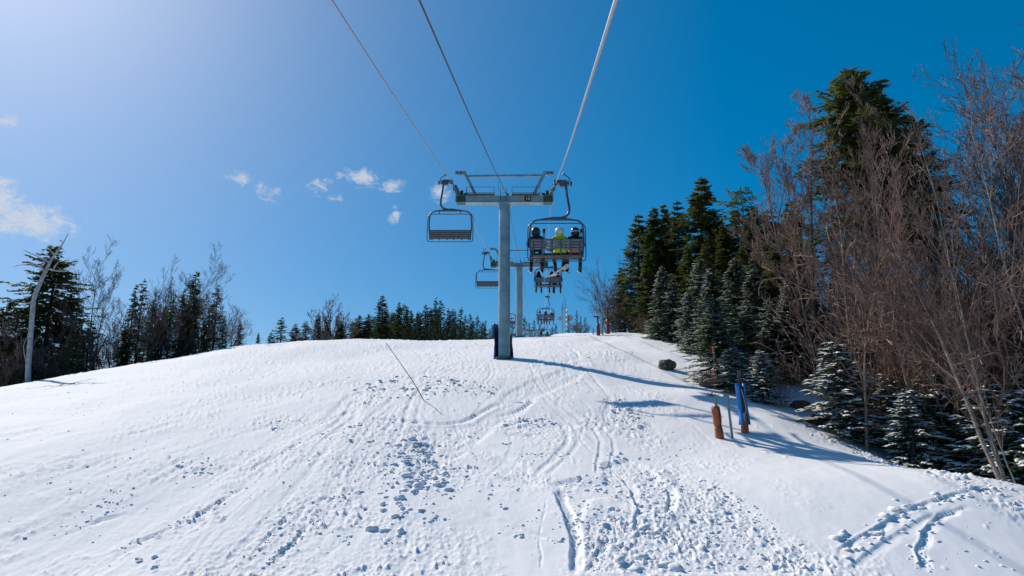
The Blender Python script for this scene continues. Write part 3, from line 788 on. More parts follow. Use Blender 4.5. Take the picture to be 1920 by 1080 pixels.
def make_chair(flipped):
    t = empty('chairlift_chair')
    st, sd = M['chair_steel'], M['slat']
    g = MB(); g.box((.16, 0, .0), (.42, .20, .14)); g.box((-.03, 0, -.02), (.10, .34, .10)); g.disc((.02, -.12, -.03), (0, 1, 0), .06, .06, 10)
    g.disc((.44, 0, -.06), (1, 0, 0), .075, .10, 12); g.tube([(.52, 0, -.06), (.60, 0, -.06)], .09, 12); g.box((.24, 0, -.10), (.20, .16, .14))
    gr = g.build('grip', M['galv_dark'], t)
    l = MB(); l.tube(smoothpath([(.20, 0, .04), (.48, 0, .06), (.50, 0, .16), (.30, 0, .32)], 4), .022, 8); l.tube([(.26, 0, .30), (.31, 0, .39)], .028, 8); l.build('lever', M['galv_dark'], gr)
    h = MB(); h.tube(smoothpath([(.36, 0, .0), (.40, 0, -.50), (.47, 0, -.95), (.45, 0, -1.18), (.30, 0, -1.34), (.0, 0, -1.39)], 7), .048, 12); h.build('hanger', st, t)
    y = MB()
    V = []
    prof = [(-.62, -1.43, .03), (-.35, -1.39, .07), (-.10, -1.35, .11), (.15, -1.36, .11), (.45, -1.41, .05), (.58, -1.43, .03)]
    for (xx, zz, hh) in prof:
        for (yy, dz) in ((-.06, 0), (.06, 0), (.06, hh), (-.06, hh)): V.append((xx, yy, -1.46+ (dz if dz else 0) ))
    F = []
    for i in range(len(prof)-1):
        for j in range(4): F.append((i*4+j, i*4+(j+1) % 4, (i+1)*4+(j+1) % 4, (i+1)*4+j))
    F += [(3, 2, 1, 0), tuple(len(prof)*4-4+k for k in range(4))]
    y.add(V, F); y.build('yoke', st, t)
    f = MB(); f.tube(smoothpath([(-.93, 0, -2.86), (-.985, 0, -2.2), (-.96, 0, -1.72), (-.86, 0, -1.53), (-.62, 0, -1.455), (0, 0, -1.45), (.62, 0, -1.455), (.86, 0, -1.53), (.96, 0, -1.72), (.985, 0, -2.2), (.93, 0, -2.86)], 5), .034, 10)
    f.build('bail', st, t)
    rb = MB(); rb.tube(smoothpath([(-.96, .12, -2.98), (-1.055, .10, -2.86), (-1.055, .02, -2.2), (-1.05, -.02, -1.82), (-1.0, -.03, -1.66), (-.86, -.03, -1.60), (0, -.03, -1.60), (.86, -.03, -1.60), (1.0, -.03, -1.66), (1.05, -.02, -1.82), (1.055, .02, -2.2), (1.055, .10, -2.86), (.96, .12, -2.98)], 4), .020, 8)
    rb.tube([(-.96, .12, -2.98), (.96, .12, -2.98)], .018, 8)
    if flipped:
        for xx in (-.46, .52): rb.tube([(xx, -.03, -1.60), (xx, -.03, -1.44)], .02, 6)
    rb.build('restraint_bar', st, t)
    # backrest: four planks on dark straps, leaning back a little
    for k in range(4):
        s = MB(); z = (-2.42 - k*.08) if flipped else (-2.26 - k*.098); s.box((0, -.075+.012*k, z), (1.90, .022, .060 if flipped else .070)); s.build('backrest_slat', sd, t)
    sp = MB(); zt_ = -2.38 if flipped else -2.205
    for xx in (-.86, -.54, -.17, .14, .50, .84): sp.beam((xx, -.108, zt_), (xx, -.06, -2.86), .05, .02, (0, 1, 0))
    sp.tube([(-.95, -.06, zt_), (.95, -.06, zt_)], .022, 8)
    sp.build('backrest_strut', M['galv_dark'], t)
    dp = .37 if flipped else .48
    ang = R(82) if flipped else R(-3)
    rot = Matrix.Rotation(ang, 4, 'X'); off = Matrix.Translation((0, .02, -2.80))
    def xf(mb): mb.v = [tuple(off @ rot @ Vector(v)) for v in mb.v]; return mb
    fr = MB(); fr.tube([(-.95, 0, 0), (.95, 0, 0)], .03, 8); fr.tube([(-.95, dp, .02), (.95, dp, .02)], .03, 8)
    for xx in (-.93, -.4, .1, .5, .93): fr.beam((xx, 0, 0), (xx, dp, .02), .04, .035)
    xf(fr).build('seat_frame', M['galv_dark'], t)
    for k in range(4 if flipped else 5):
        s = MB(); s.box((0, .05+k*.09, -.035 if flipped else .035), (1.88, .07, .02)); xf(s).build('seat_slat', M['slat_dark'], t)
    pd = MB(); pd.box((0, dp/2+.01, .075 if not flipped else .05), (1.88, dp-.02, .05)); xf(pd).build('seat_pad', M['pad_dark'], t)
    return t

# ------------------------------------------------------------------ riders
def rider_mesh(variant):
    rng = random.Random(variant)
    tw = (variant-1)*.03
    V = [(0, .10, .12), (0, .05, .30), (tw, .05, .46), (tw, .08, .60), (tw, .11, .69), (tw, .11, .80), (tw, .225, .71)]
    Rr = [(.17, .14), (.17, .135), (.19, .135), (.075, .075), (.085, .09), (.082, .09), (.02, .02)]
    E = [(0, 1), (1, 2), (2, 3), (3, 4), (4, 5), (4, 6)]
    part = {(0, 1): 0, (1, 2): 0, (2, 3): 0, (3, 4): 3, (4, 5): 3, (4, 6): 3}
    def add(p, r, par, pt):
        V.append(p); Rr.append(r if isinstance(r, tuple) else (r, r)); i = len(V)-1; E.append((par, i)); part[(par, i)] = pt; return i
    for s in (-1, 1):
        sh = add((s*.19+tw, .06, .525), .082, 2, 0)
        el = add((s*.285, .10+.03*variant, .27), .062, sh, 0)
        wr = add((s*.17, .36, .20+.05*(variant == 0)), .045, el, 0)
        pm = add((s*.12, .43, .20+.05*(variant == 0)), (.045, .03), wr, 4)
        for k in range(4):
            a = add((s*(.06+.0), .46+.0, .155+.05*(variant == 0)+.026*k), .012, pm, 4)
            add((s*.03, .44, .15+.05*(variant == 0)+.026*k), .010, a, 4)
        a = add((s*.10, .42, .27+.05*(variant == 0)), .014, pm, 4); add((s*.06, .45, .29+.05*(variant == 0)), .011, a, 4)
        hp = add((s*.11, .13, .09), .105, 0, 1)
        kn = add((s*(.15+.03*variant), .52, .06), .078, hp, 1)
        sp = (.02, -.03, .05)[variant]*s
        an = add((s*.15+sp, .50+.05*(s > 0), -.33), .060, kn, 1)
        hl = add((s*.15+sp, .50+.05*(s > 0), -.43), .065, an, 2)
        add((s*.155+sp, .70+.05*(s > 0), -.45), (.055, .045), hl, 2)
    me = bpy.data.meshes.new('rider'); me.from_pydata(V, E, []); o = bpy.data.objects.new('rider_tmp', me); C.objects.link(o)
    md = o.modifiers.new('skin', 'SKIN'); md.use_smooth_shade = True; md.branch_smoothing = .6
    sk = me.skin_vertices[0].data
    for i, r in enumerate(Rr): sk[i].radius = r; sk[i].use_root = (i == 0)
    ss = o.modifiers.new('sub', 'SUBSURF'); ss.levels = 1; ss.render_levels = 1
    bpy.context.view_layer.update()
    out = bpy.data.meshes.new_from_object(o.evaluated_get(bpy.context.evaluated_depsgraph_get()))
    bpy.data.objects.remove(o)
    A_ = np.array([V[a] for a, b in E]); B_ = np.array([V[b] for a, b in E]); pk = np.array([part[e] for e in E]); rad = np.array([min(Rr[b]) for a, b in E])
    out.materials.clear()
    for k in range(5): out.materials.append(M['skin'])
    for p in out.polygons:
        c = np.array(p.center); d = B_-A_; t = np.clip(((c-A_)*d).sum(1)/(d*d).sum(1), 0, 1)
        dist = np.linalg.norm(A_+t[:, None]*d-c, axis=1) - rad*.6
        p.material_index = int(pk[np.argmin(dist)]); p.use_smooth = True
    return out
RIDER = [rider_mesh(k) for k in range(3)]

def make_rider(chair_loc, x, jacket, pants, helmet, label, group, variant=1, gear='skis', strap='blackcloth', hem=None, poles=False, hood=False):
    cx, cy, cz = chair_loc
    t = empty('person', (cx+x, cy+.06, cz-2.68), 0, label, 'person', group); t.scale = (1.2, 1.08, 1.12)
    me = RIDER[variant].copy()
    for i, m in enumerate((M[jacket], M[pants], M['boots'], M['skin'], M['blackcloth'])): me.materials[i] = m
    o = bpy.data.objects.new('body', me); C.objects.link(o); o.parent = t
    tw = (variant-1)*.03
    h = MB()
    if hood:
        h.lathe((tw, .10, .60), [(.17, -.03), (.16, .05), (.135, .14), (.12, .22), (.07, .30), (0, .33)], 14); ho = h.build('hood', M[jacket], t)
    else:
        h.lathe((tw, .105, .70), [(.118, -.055), (.130, -.02), (.135, .05), (.125, .11), (.09, .165), (.045, .185), (0, .19)], 16)
        h.box((tw-.115, .105, .655), (.03, .09, .09)); h.box((tw+.115, .105, .655), (.03, .09, .09))
        ho = h.build('helmet', M[helmet], t)
        b = MB(); b.lathe((tw, .105, .735), [(.134, -.014), (.140, -.012), (.140, .012), (.134, .014)], 18); b.build('goggle_strap', M[strap], ho)
        gg = MB(); gg.box((tw, .225, .735), (.17, .06, .075)); gg.build('goggles', M['goggle'], t)
    if hem:
        e = MB(); e.lathe((0, .08, .04), [(.165, -.05), (.20, -.03), (.20, .05), (.18, .10)], 16); e.build('jacket_hem', M[hem], t)
    cl = MB(); cl.lathe((tw, .07, .575), [(.11, -.03), (.115, .02), (.10, .06)], 14); cl.build('collar', M[jacket], t)
    sp = (.02, -.03, .05)[variant]
    if gear == 'skis':
        for s in (-1, 1):
            k = MB(); xx = s*.155+sp*s; y0 = .60+.05*(s > 0); tilt = .02*s
            V = []; F = []
            prof = [(-.78, .02), (-.74, .04), (-.3, .034), (.0, .032), (.5, .04), (.72, .05), (.84, .04), (.90, .01)]
            for (yy, w) in prof:
                zz = -.52 + (.09*((yy-.6)/.3)**2 if yy > .6 else 0) + .27*yy
                for (a, b) in ((-w, 0), (w, 0), (w, .018), (-w, .018)): V.append((xx+a+tilt*yy, y0+yy, zz+b))
            for i in range(len(prof)-1):
                for j in range(4): F.append((i*4+j, i*4+(j+1) % 4, (i+1)*4+(j+1) % 4, (i+1)*4+j))
            F += [(3, 2, 1, 0), tuple(len(prof)*4-4+q for q in range(4))]
            k.add(V, F); ko = k.build('ski', M['ski'], t)
            for (yy, zz) in ((.10, -.465), (-.14, -.52)):
                bd = MB(); bd.box((xx, y0+yy, zz), (.06, .10, .055)); bd.build('binding', M['blackcloth'], ko)
    else:
        k = MB(); V = []; F = []
        prof = [(-.76, .04), (-.70, .11), (-.5, .14), (0, .122), (.5, .14), (.70, .11), (.76, .04)]
        d = Vector((.36, -.90, .06)).normalized(); w_ = Vector((.85, .36, .25)); w_ = (w_-d*w_.dot(d)).normalized(); n_v = d.cross(w_)
        c0 = Vector((-.06, .50, -.56))
        for (l, w) in prof:
            lift = .07*max(0, (abs(l)-.55)/.2)**2
            for (a, b) in ((-w, 0), (w, 0), (w, .014), (-w, .014)): V.append(tuple(c0+d*l+w_*a+n_v*(b+lift)))
        for i in range(len(prof)-1):
            for j in range(4): F.append((i*4+j, i*4+(j+1) % 4, (i+1)*4+(j+1) % 4, (i+1)*4+j))
        F += [(3, 2, 1, 0), tuple(len(prof)*4-4+q for q in range(4))]
        k.add(V, F); ko = k.build('snowboard', M['board'], t)
        for k_ in (0, .3):
            bd = MB(); bd.box(tuple(c0+d*k_+n_v*.02), (.13, .2, .065)); bd.build('binding', M['blackcloth'], ko)
    if poles:
        for dx in (.0, .04):
            pl = MB(); pl.tube([(.19+dx, .36, -.25), (.21+dx, .20, .84)], .010, 6); pl.tube([(.205+dx, .215, .74), (.21+dx, .20, .87)], .020, 8); pl.disc((.191+dx, .35, -.18), (0, .1, 1), .045, .012, 10)
            pl.build('ski_pole', M['blackcloth'], t)
    return t

proto_occ = make_chair(False); proto_emp = make_chair(True)
used = {'o': False, 'e': False}
def place_chair(Y, side, label, group):
    key = 'o' if side > 0 else 'e'; pr = proto_occ if side > 0 else proto_emp
    c = pr if not used[key] else copy_tree(pr)
    used[key] = True
    c.location = (LX(Y)+side*HG, Y, rz_(right_rope if side > 0 else left_rope, Y))
    c.rotation_euler = (0, 0, 0 if side > 0 else math.pi)
    tag(c, label, 'chairlift chair', group); return tuple(c.location)
gO, gE = 'occupied chairs on the right rope', 'empty chairs on the left rope'
A1 = place_chair(24.0, 1, 'nearest occupied slatted quad chair in front of the numbered tower', gO)
A2 = place_chair(51.0, 1, 'second occupied slatted chair, just below the nearest occupied chair', gO)
A3 = place_chair(80.0, 1, 'third occupied chair, hanging low above the snow crest', gO)
A4 = place_chair(109.0, 1, 'tiny farthest occupied chair touching the snow crest', gO)
place_chair(30.5, -1, 'nearest empty chair with raised seat left of the numbered tower', gE)
place_chair(54.0, -1, 'second empty chair with raised seat half hidden by the numbered tower', gE)
place_chair(86.0, -1, 'third empty chair seen in the gap between the tower poles', gE)
place_chair(104.0, -1, 'farthest empty chair seen in the gap between the tower poles', gE)
g1 = 'riders on the nearest chair'
make_rider(A1, -.72, 'navy', 'pants', 'helmet_black', 'person in navy jacket and black helmet at the left of the nearest chair', g1, 0, strap='boots', poles=True)
make_rider(A1, .12, 'yellow', 'pants', 'helmet_white', 'person in yellow jacket and white helmet in the middle of the nearest chair', g1, 1, gear='snowboard', strap='silver', hem='yellow')
make_rider(A1, .66, 'blackcloth', 'pants', 'helmet_black', 'person in black jacket with orange hem at the right of the nearest chair', g1, 2, strap='offwhite', hem='orange', poles=True)
g2 = 'riders on the second chair'
make_rider(A2, -.70, 'blackcloth', 'pants', 'helmet_black', 'person in dark hooded jacket at the left of the second chair', g2, 0, hood=True)
make_rider(A2, .28, 'navy', 'pants', 'helmet_black', 'person in navy hooded jacket in the middle of the second chair', g2, 1, hood=True)
make_rider(A2, .74, 'purple', 'pants', 'helmet_white', 'person in purple jacket and white helmet at the right of the second chair', g2, 2, strap='silver')
g3 = 'riders on the third chair'
make_rider(A3, -.66, 'offwhite', 'pants', 'helmet_black', 'person in white jacket at the left of the third chair', g3, 0)
make_rider(A3, .02, 'red', 'pants', 'helmet_black', 'person in red jacket in the middle of the third chair', g3, 1)
make_rider(A3, .72, 'blackcloth', 'pink', 'helmet_white', 'person in black jacket and pink trousers at the right of the third chair', g3, 2)
g4 = 'riders on the farthest chair'
make_rider(A4, -.50, 'blackcloth', 'pants', 'helmet_black', 'person in black jacket at the left of the farthest chair', g4, 0, hood=True)
make_rider(A4, .45, 'teal', 'pants', 'helmet_black', 'person in teal jacket at the right of the farthest chair', g4, 2)

# ------------------------------------------------------------------ small things on the slope
def bamboo():
    b = hit(799, 752); a = P(724, 643, b.y + .35); k = P(772, 712, b.y + .1)
    mb = MB(); pts = smoothpath([b - Vector((0, 0, .12)) + (b-k)*.05, k, a], 8)
    mb.tube(pts, [0.017-.007*i/(len(pts)-1) for i in range(len(pts))], 8)
    for i in range(2, len(pts)-1, 2):
        d = (pts[i+1]-pts[i]).normalized(); mb.tube([pts[i]-d*.010, pts[i]+d*.010], .019, 8)
    o = mb.build('bamboo_pole', M['bamboo']); o.data.transform(Matrix.Translation(-b)); o.location = b
    tag(o, 'thin brown bamboo pole leaning out of the snow left of the tower', 'pole')
bamboo()

def wrap(mb, axis_pts, rad, open_a, seed, n=16, gap=R(40)):
    """open tube of vinyl with a slit"""
    rng = random.Random(seed); V = []; F = []
    pts = [Vector(p) for p in axis_pts]
    m = n+1
    for i, p in enumerate(pts):
        for j in range(m):
            a = open_a+gap/2+(2*math.pi-gap)*j/n
            r = (rad[i] if isinstance(rad, list) else rad)*(1+.06*math.sin(3*a+i)+rng.uniform(-.03, .03))
            V.append(p+Vector((r*math.cos(a), r*math.sin(a), rng.uniform(-.01, .01))))
    for i in range(len(pts)-1):
        for j in range(n): F.append((i*m+j, i*m+j+1, (i+1)*m+j+1, (i+1)*m+j))
    mb.add(V, F)
def thicken(o, t=.03):
    s = o.modifiers.new('thick', 'SOLIDIFY'); s.thickness = t; s.offset = 0
def lp(base, px, py, dY=0): return P(px, py, base.y+dY) - base
def hydrants():
    # snowmaking hydrant in an orange pad
    b = hit(1350, 822)
    t = empty('snowmaking_hydrant', b, 0, 'snowmaking hydrant wrapped in a torn orange pad, with a thin orange marker rod', 'hydrant')
    m = MB(); top = lp(b, 1341, 741); m.tube([(0, 0, -.2), tuple(top)], .042, 10); m.build('pipe', M['pipe'], t)
    m = MB(); ax = [Vector((0, 0, -.1)).lerp(lp(b, 1341, 762), k/9) for k in range(10)]
    wrap(m, ax[:5], [.108, .108, .105, .10, .09], R(-60), 3, gap=R(12)); o = m.build('lower_pad', M['orange_pad'], t); thicken(o)
    m = MB(); wrap(m, ax[4:], [.085, .10, .108, .108, .105, .10], R(-50), 5, gap=R(35)); o = m.build('upper_pad', M['orange_pad'], t); thicken(o)
    m = MB(); m.tube([tuple(top+Vector((.02, 0, -.02))), tuple(top+Vector((-.19, 0, -.0)))], .032, 8); m.tube([tuple(top+Vector((-.1, 0, .0))), tuple(top+Vector((-.09, 0, .07))), tuple(top+Vector((-.06, 0, .09)))], .014, 6); m.tube([tuple(top), tuple(top+Vector((.12, 0, .01)))], .01, 6)
    m.build('valve', M['rust_pipe'], t)
    m = MB(); r0 = top; r1 = lp(b, 1337, 650); m.tube([tuple(r0), tuple(r1)], .008, 6); ro = m.build('marker_rod', M['orange_rod'], t)
    m = MB(); m.tube([tuple(r1), tuple(r1+(r0-r1).normalized()*.16)], .022, 6); m.build('marker_tip', M['orange_rod'], ro)
    # bare pipe
    b = hit(1374, 822)
    t = empty('standpipe', b, 0, 'bare grey standpipe between the orange and the blue padded posts', 'standpipe')
    top = lp(b, 1363, 740)
    m = MB(); m.tube([(0, 0, -.2), tuple(top)], .036, 12); m.build('pipe', M['pipe'], t)
    m = MB(); m.tube([tuple(top+Vector((.02, 0, -.04))), tuple(top+Vector((-.10, 0, -.035)))], .038, 10); m.box(tuple(top+Vector((.01, 0, -.03))), (.08, .08, .12)); m.build('tap', M['pipe'], t)
    # rusty post in blue pad
    b = hit(1397, 811)
    t = empty('padded_post', b, 0, 'rusty post wrapped in a bright blue pad and an orange foot pad', 'post')
    top = lp(b, 1385, 694)
    m = MB(); m.tube([(0, 0, -.2), tuple(top)], .055, 12); m.build('post', M['rust_pipe'], t)
    m = MB(); ax = [lp(b, 1397-1.2*k, 796-8.6*k) for k in range(10)]
    wrap(m, ax, [.15, .14, .13, .125, .12, .12, .12, .12, .125, .13], R(-80), 7, gap=R(75)); o = m.build('blue_pad', M['blue_pad'], t); thicken(o)
    m = MB(); wrap(m, [Vector((0, 0, -.1)).lerp(lp(b, 1394, 770), k/5) for k in range(6)], [.095, .095, .09, .085, .08, .075], R(-30), 9, gap=R(10)); o = m.build('foot_pad', M['orange_pad'], t); thicken(o)
    m = MB()
    m.tube(smoothpath([lp(b, 1390, 730, -.17), lp(b, 1396, 752, -.18), lp(b, 1399, 772, -.17), lp(b, 1395, 776, -.2), lp(b, 1397, 790, -.13)], 4), .010, 6)
    m.build('rope_tie', M['cord'], t)
    # far group on the skyline by the wood
    for (px, pyb, pyt, pw, lab, mm, rod) in ((1122, 629, 606, .04, 'far red padded hydrant with a thin rod on the skyline', 'red_pad', True),
                                        (1140, 626, 590, .04, 'far dark post with red foot pad next to the wood', 'red_pad', False)):
        b = hit(px, pyb, 30, 60); Y = b.y
        t = empty('padded_hydrant', b, 0, lab, 'hydrant')
        hgt = (P(px, pyt, Y)-b).z
        m = MB(); m.tube([(0, 0, -.2), (-.02, 0, hgt+(.45 if rod else .5))], .06, 10); m.build('pipe', M['rust_pipe'], t)
        m = MB(); wrap(m, [Vector((0, 0, -.1+(hgt*(.95 if rod else .75)+.1)*k/6)) for k in range(7)], pw+.05, R(-40), 2, gap=R(10)); o = m.build('pad', M[mm], t); thicken(o, .04)
        if rod:
            m = MB(); m.tube([(-.02, 0, hgt+.3), (-.14, 0, hgt+1.6)], .012, 6); m.tube([(-.14, 0, hgt+1.5), (-.15, 0, hgt+1.75)], .05, 6); m.build('marker_rod', M['rust_pipe'], t)
            m = MB(); m.tube([(.1, 0, hgt+.42), (-.3, 0, hgt+.42)], .05, 8); m.build('valve', M['rust_pipe'], t)
    b = hit(1130, 628, 30, 60); t = empty('standpipe', b, 0, 'far thin grey standpipe between the two red padded posts', 'standpipe')
    m = MB(); m.tube([(0, 0, -.2), (0, 0, 1.5)], .05, 8); m.build('pipe', M['pipe'], t); m = MB(); m.tube([(.1, 0, 1.42), (-.16, 0, 1.42)], .05, 8); m.build('tap', M['pipe'], t)
hydrants()

def boulder(px, py, w, h, name, label, Y=None, seed=0):
    b = hit(px, py) if Y is None else None
    if b is None:
        x = (px-960)/FPX*Y*1.03; b = Vector((x, Y, G(x, Y)))
    import bmesh
    bm = bmesh.new(); bmesh.ops.create_icosphere(bm, subdivisions=3, radius=1)
    vs = np.array([v.co[:] for v in bm.verts])
    k = 1+.28*fbm(vs[:, 0]*1.3+seed, vs[:, 1]*1.3+vs[:, 2]*1.7, 3, seed)
    for v, kk in zip(bm.verts, k): v.co = Vector((v.co.x*w*kk, v.co.y*w*.8*kk, v.co.z*h*kk))
    me = bpy.data.meshes.new(name); bm.to_mesh(me); bm.free(); me.materials.append(M['rock'])
    o = bpy.data.objects.new(name, me); C.objects.link(o); o.location = b + Vector((0, 0, h*.45)); tag(o, label, 'boulder')
    return o
boulder(1251, 693, .36, .30, 'boulder', 'dark brown boulder alone in the smooth snow', seed=3)
boulder(1505, 772, .38, .20, 'boulder', 'flat dark boulder beside the snowy fir in the right wood', Y=21.8, seed=5)
boulder(1478, 742, .34, .20, 'boulder', 'brown boulder in the snow gap of the right wood', Y=23.5, seed=8)
boulder(1326, 726, .6, .30, 'boulder', 'broad dark rock under the snowy firs above the padded posts', Y=26.2, seed=12)

def mast(px, Y, pytop, label, dishes):
    x = (px-960)/FPX*(Y*CP+17*SP); zb = G(x, Y); top = P(px, pytop, Y).z
    t = empty('antenna_mast', (x, Y, zb), 0, label, 'mast'); H = top-zb; w = .9
    m = MB(); cs = [(-w/2, -w/2), (w/2, -w/2), (w/2, w/2), (-w/2, w/2)]
    for c in cs: m.tube([(c[0], c[1], -.5), (c[0], c[1], H)], .06, 5)
    n = int(H/.9)
    for i in range(n):
        for j in range(4):
            a, b = cs[j], cs[(j+1) % 4]; m.tube([(a[0], a[1], i*.9), (b[0], b[1], (i+1)*.9)], .035, 4); m.tube([(a[0], a[1], (i+1)*.9), (b[0], b[1], (i+1)*.9)], .03, 4)
    m.build('lattice', M['galv'], t)
    m = MB(); m.tube([(0, 0, H-.5), (0, 0, H+2.6)], .035, 5); m.tube([(.3, 0, H-.5), (.3, 0, H+1.8)], .03, 5); m.tube([(-.35, 0, H-.5), (-.35, 0, H+1.0)], .05, 5); m.build('whip_antenna', M['galv_dark'], t)
    for (dx, dz, r) in dishes:
        m = MB(); m.tube([(dx, -.9, H+dz), (dx, -.75, H+dz), (dx, -.55, H+dz)], [r, r*.95, r*.3], 18); m.tube([(dx, -.55, H+dz), (dx*.5, 0, H+dz)], .07, 6); m.build('dish', M['dish'], t)
mast(1059, 128, 578, 'steel lattice antenna mast with round dishes beside the far spruces', ((.95, -2.0, .65), (-.9, -2.1, .45)))

# ------------------------------------------------------------------ trees
def spruce_mesh(seed, pj=.18, H=10., Rad=2.0, z0=.06, whorl=.27, nb=6, droop=.35, dens=1.0, ragged=.25, snow=0, tw=.10, ascend=.5, power=.85, flat_top=False, gaps=0.0):
    rng = random.Random(seed)
    tr = MB(); cr = MB(); sn = MB()
    lean = (rng.uniform(-.1, .1), rng.uniform(-.1, .1))
    axis = lambda z: Vector((lean[0]*math.sin(z/H*3), lean[1]*math.sin(z/H*2.3), z))
    tp = [axis(H*k/10) for k in range(11)]; tp[0] = tp[0]-Vector((0, 0, .4))
    tr.tube(tp, [.013*H*(1-.97*k/10)+.006 for k in range(11)], 7)
    def quad(c, d, w, n, taper=.35):
        # leaf blade: rhomb-like sliver
        s = d.cross(n)
        if s.length < 1e-4: return
        s = s.normalized()*w*.5
        a = c; b = c+d*.45+s; e = c+d; f = c+d*.45-s
        cr.v += [tuple(a), tuple(b), tuple(e), tuple(f)]; o = len(cr.v)-4; cr.f.append((o, o+1, o+2, o+3)); cr.m.append(0)
    z = z0*H
    while z < H*.985:
        t = (z-z0*H)/(H*(1-z0))
        env = (1-t)**power
        if t < .12: env *= .65+.35*t/.12
        if flat_top: env = (.35+.5*math.sin(t*9)) if t < .86 else 1.35*(1-(t-.86)/.16)
        L0 = max(Rad*env, .10)
        for k in range(nb if t < .9 else 4):
            if rng.random() < gaps: continue
            az = rng.random()*2*math.pi
            L = L0*rng.uniform(1-ragged*1.4, 1+ragged*.6)
            if L < .08: L = .08
            pit = ascend*(t-.45) + rng.uniform(-pj, pj)
            hd = Vector((math.cos(az), math.sin(az), 0))
            p0 = axis(z)+Vector((0, 0, rng.uniform(-.5, .5)*whorl))
            nseg = max(2, int(L/.34)+1); pts = [p0]; d = (hd+Vector((0, 0, math.tan(pit)))).normalized()
            for i in range(nseg):
                f = (i+1)/nseg
                d = (d+Vector((rng.uniform(-.08, .08), rng.uniform(-.08, .08), (-droop if f < .65 else droop*.9)*.3))).normalized()
                pts.append(pts[-1]+d*L/nseg)
            tr.tube(pts, [max(.004, .011*L*(1-.9*i/nseg)) for i in range(nseg+1)], 3, cap=False)
            side = hd.cross(Vector((0, 0, 1)))
            nt_ = int((4+L*8)*dens)
            for q in range(nt_):
                f = (q+.5)/nt_; f = .12+.88*f
                ii = min(int(f*nseg), nseg-1); pp = pts[ii].lerp(pts[ii+1], f*nseg-ii)
                tl = (.16+.30*L*(1-f)*.8)*rng.uniform(.7, 1.25)
                sg = 1 if q % 2 else -1
                dd = (hd*(.55+.6*f)+side*sg*(1.15-.75*f)+Vector((0, 0, rng.uniform(-.42, .22)))).normalized()
                n = Vector((rng.uniform(-.5, .5), rng.uniform(-.5, .5), 1)).normalized()
                m = max(1, int(tl/.24))
                for w in range(m):
                    c = pp+dd*(tl*w/m)
                    quad(c, dd*(tl/m*1.25)+Vector((0, 0, rng.uniform(-.05, .03))), tw*rng.uniform(.8, 1.5), n)
                    # hanging and side sprays give depth
                    if rng.random() < .75:
                        d2 = (dd*.6+side*rng.uniform(-.8, .8)+Vector((0, 0, rng.uniform(-.75, .45)))).normalized()
                        quad(c+dd*.05, d2*rng.uniform(.12, .24), tw*rng.uniform(.7, 1.2), Vector((rng.uniform(-1, 1), rng.uniform(-1, 1), .3)).normalized())
                if snow and rng.random() < snow*(.45+.75*f):
                    s = rng.uniform(.06, .14); c = pp+dd*tl*rng.uniform(.2, .8)+Vector((0, 0, .03)); l = rng.uniform(1.0, 2.0)
                    e = dd*s*l; g = Vector((-dd.y, dd.x, rng.uniform(-.2, .2))).normalized()*s*.75; hh = Vector((0, 0, s*.38))
                    sn.add([c-e, c+g*.9, c+e, c-g*.9, c+hh], [(0, 1, 4), (1, 2, 4), (2, 3, 4), (3, 0, 4), (3, 2, 1, 0)])
        z += whorl*rng.uniform(.7, 1.3)*(1-.35*t)
    # leader
    for k in range(5):
        quad(axis(H*.97), Vector((rng.uniform(-.12, .12), rng.uniform(-.12, .12), .38)), .06, Vector((rng.uniform(-1, 1), rng.uniform(-1, 1), .1)))
    return tr, cr, sn
PROTO = {}
def proto_spruce(key, needles, **kw):
    tr, cr, sn = spruce_mesh(**kw)
    d = dict(H=kw.get('H', 10.), trunk=tr.mesh('trunk', M['bark']), crown=cr.mesh('crown', M[needles], smooth=False))
    if sn.v: d['snow_cover'] = sn.mesh('snow_cover', M['snow_lump'], smooth=True)
    PROTO[key] = d
proto_spruce('s_dense', 'needles', seed=1, Rad=1.75, nb=8, dens=1.25, pj=.28, whorl=.24, ragged=.4, droop=.45)
proto_spruce('s_dense2', 'needles', seed=2, Rad=2.0, nb=7, dens=1.2, pj=.3, whorl=.26, ragged=.5, gaps=.08)
proto_spruce('s_broad', 'needles', seed=3, Rad=2.9, nb=8, whorl=.27, ragged=.5, z0=.04, power=.55, tw=.13, gaps=.12, dens=1.2, pj=.45, droop=.5)
proto_spruce('s_sparse', 'needles', seed=4, Rad=1.45, nb=6, whorl=.27, ragged=.6, z0=.10, gaps=.2, dens=1.15, droop=.5, pj=.3)
proto_spruce('s_sparse2', 'needles', seed=5, Rad=1.55, nb=6, whorl=.30, ragged=.65, z0=.10, gaps=.25, dens=1.1, droop=.6, power=.7, pj=.3)
proto_spruce('s_frost', 'needles_blue', seed=6, Rad=2.1, nb=8, dens=1.15, pj=.3, whorl=.25, ragged=.3, snow=.35, z0=.03)
proto_spruce('s_frost2', 'needles_blue', seed=7, Rad=2.5, nb=8, dens=1.1, pj=.32, whorl=.27, ragged=.4, snow=.42, z0=.02, power=.75)
proto_spruce('s_crag', 'needles', seed=8, H=10, Rad=1.75, nb=9, whorl=.18, z0=.48, ragged=.75, gaps=.15, power=.6, tw=.062, pj=.42, dens=2.0, droop=.55)
proto_spruce('s_flat', 'needles', seed=9, H=10, Rad=1.6, nb=5, whorl=.28, z0=.1, ragged=.5, gaps=.15, flat_top=True)
proto_spruce('f_young', 'needles_blue', seed=10, pj=.4, H=4., Rad=1.5, nb=7, whorl=.19, z0=.03, ragged=.3, snow=.75, tw=.085, ascend=.7, power=.8)
proto_spruce('f_young2', 'needles_blue', seed=11, pj=.4, H=4., Rad=1.9, nb=6, whorl=.21, z0=.02, ragged=.45, snow=.6, tw=.085, ascend=.7, power=.7)
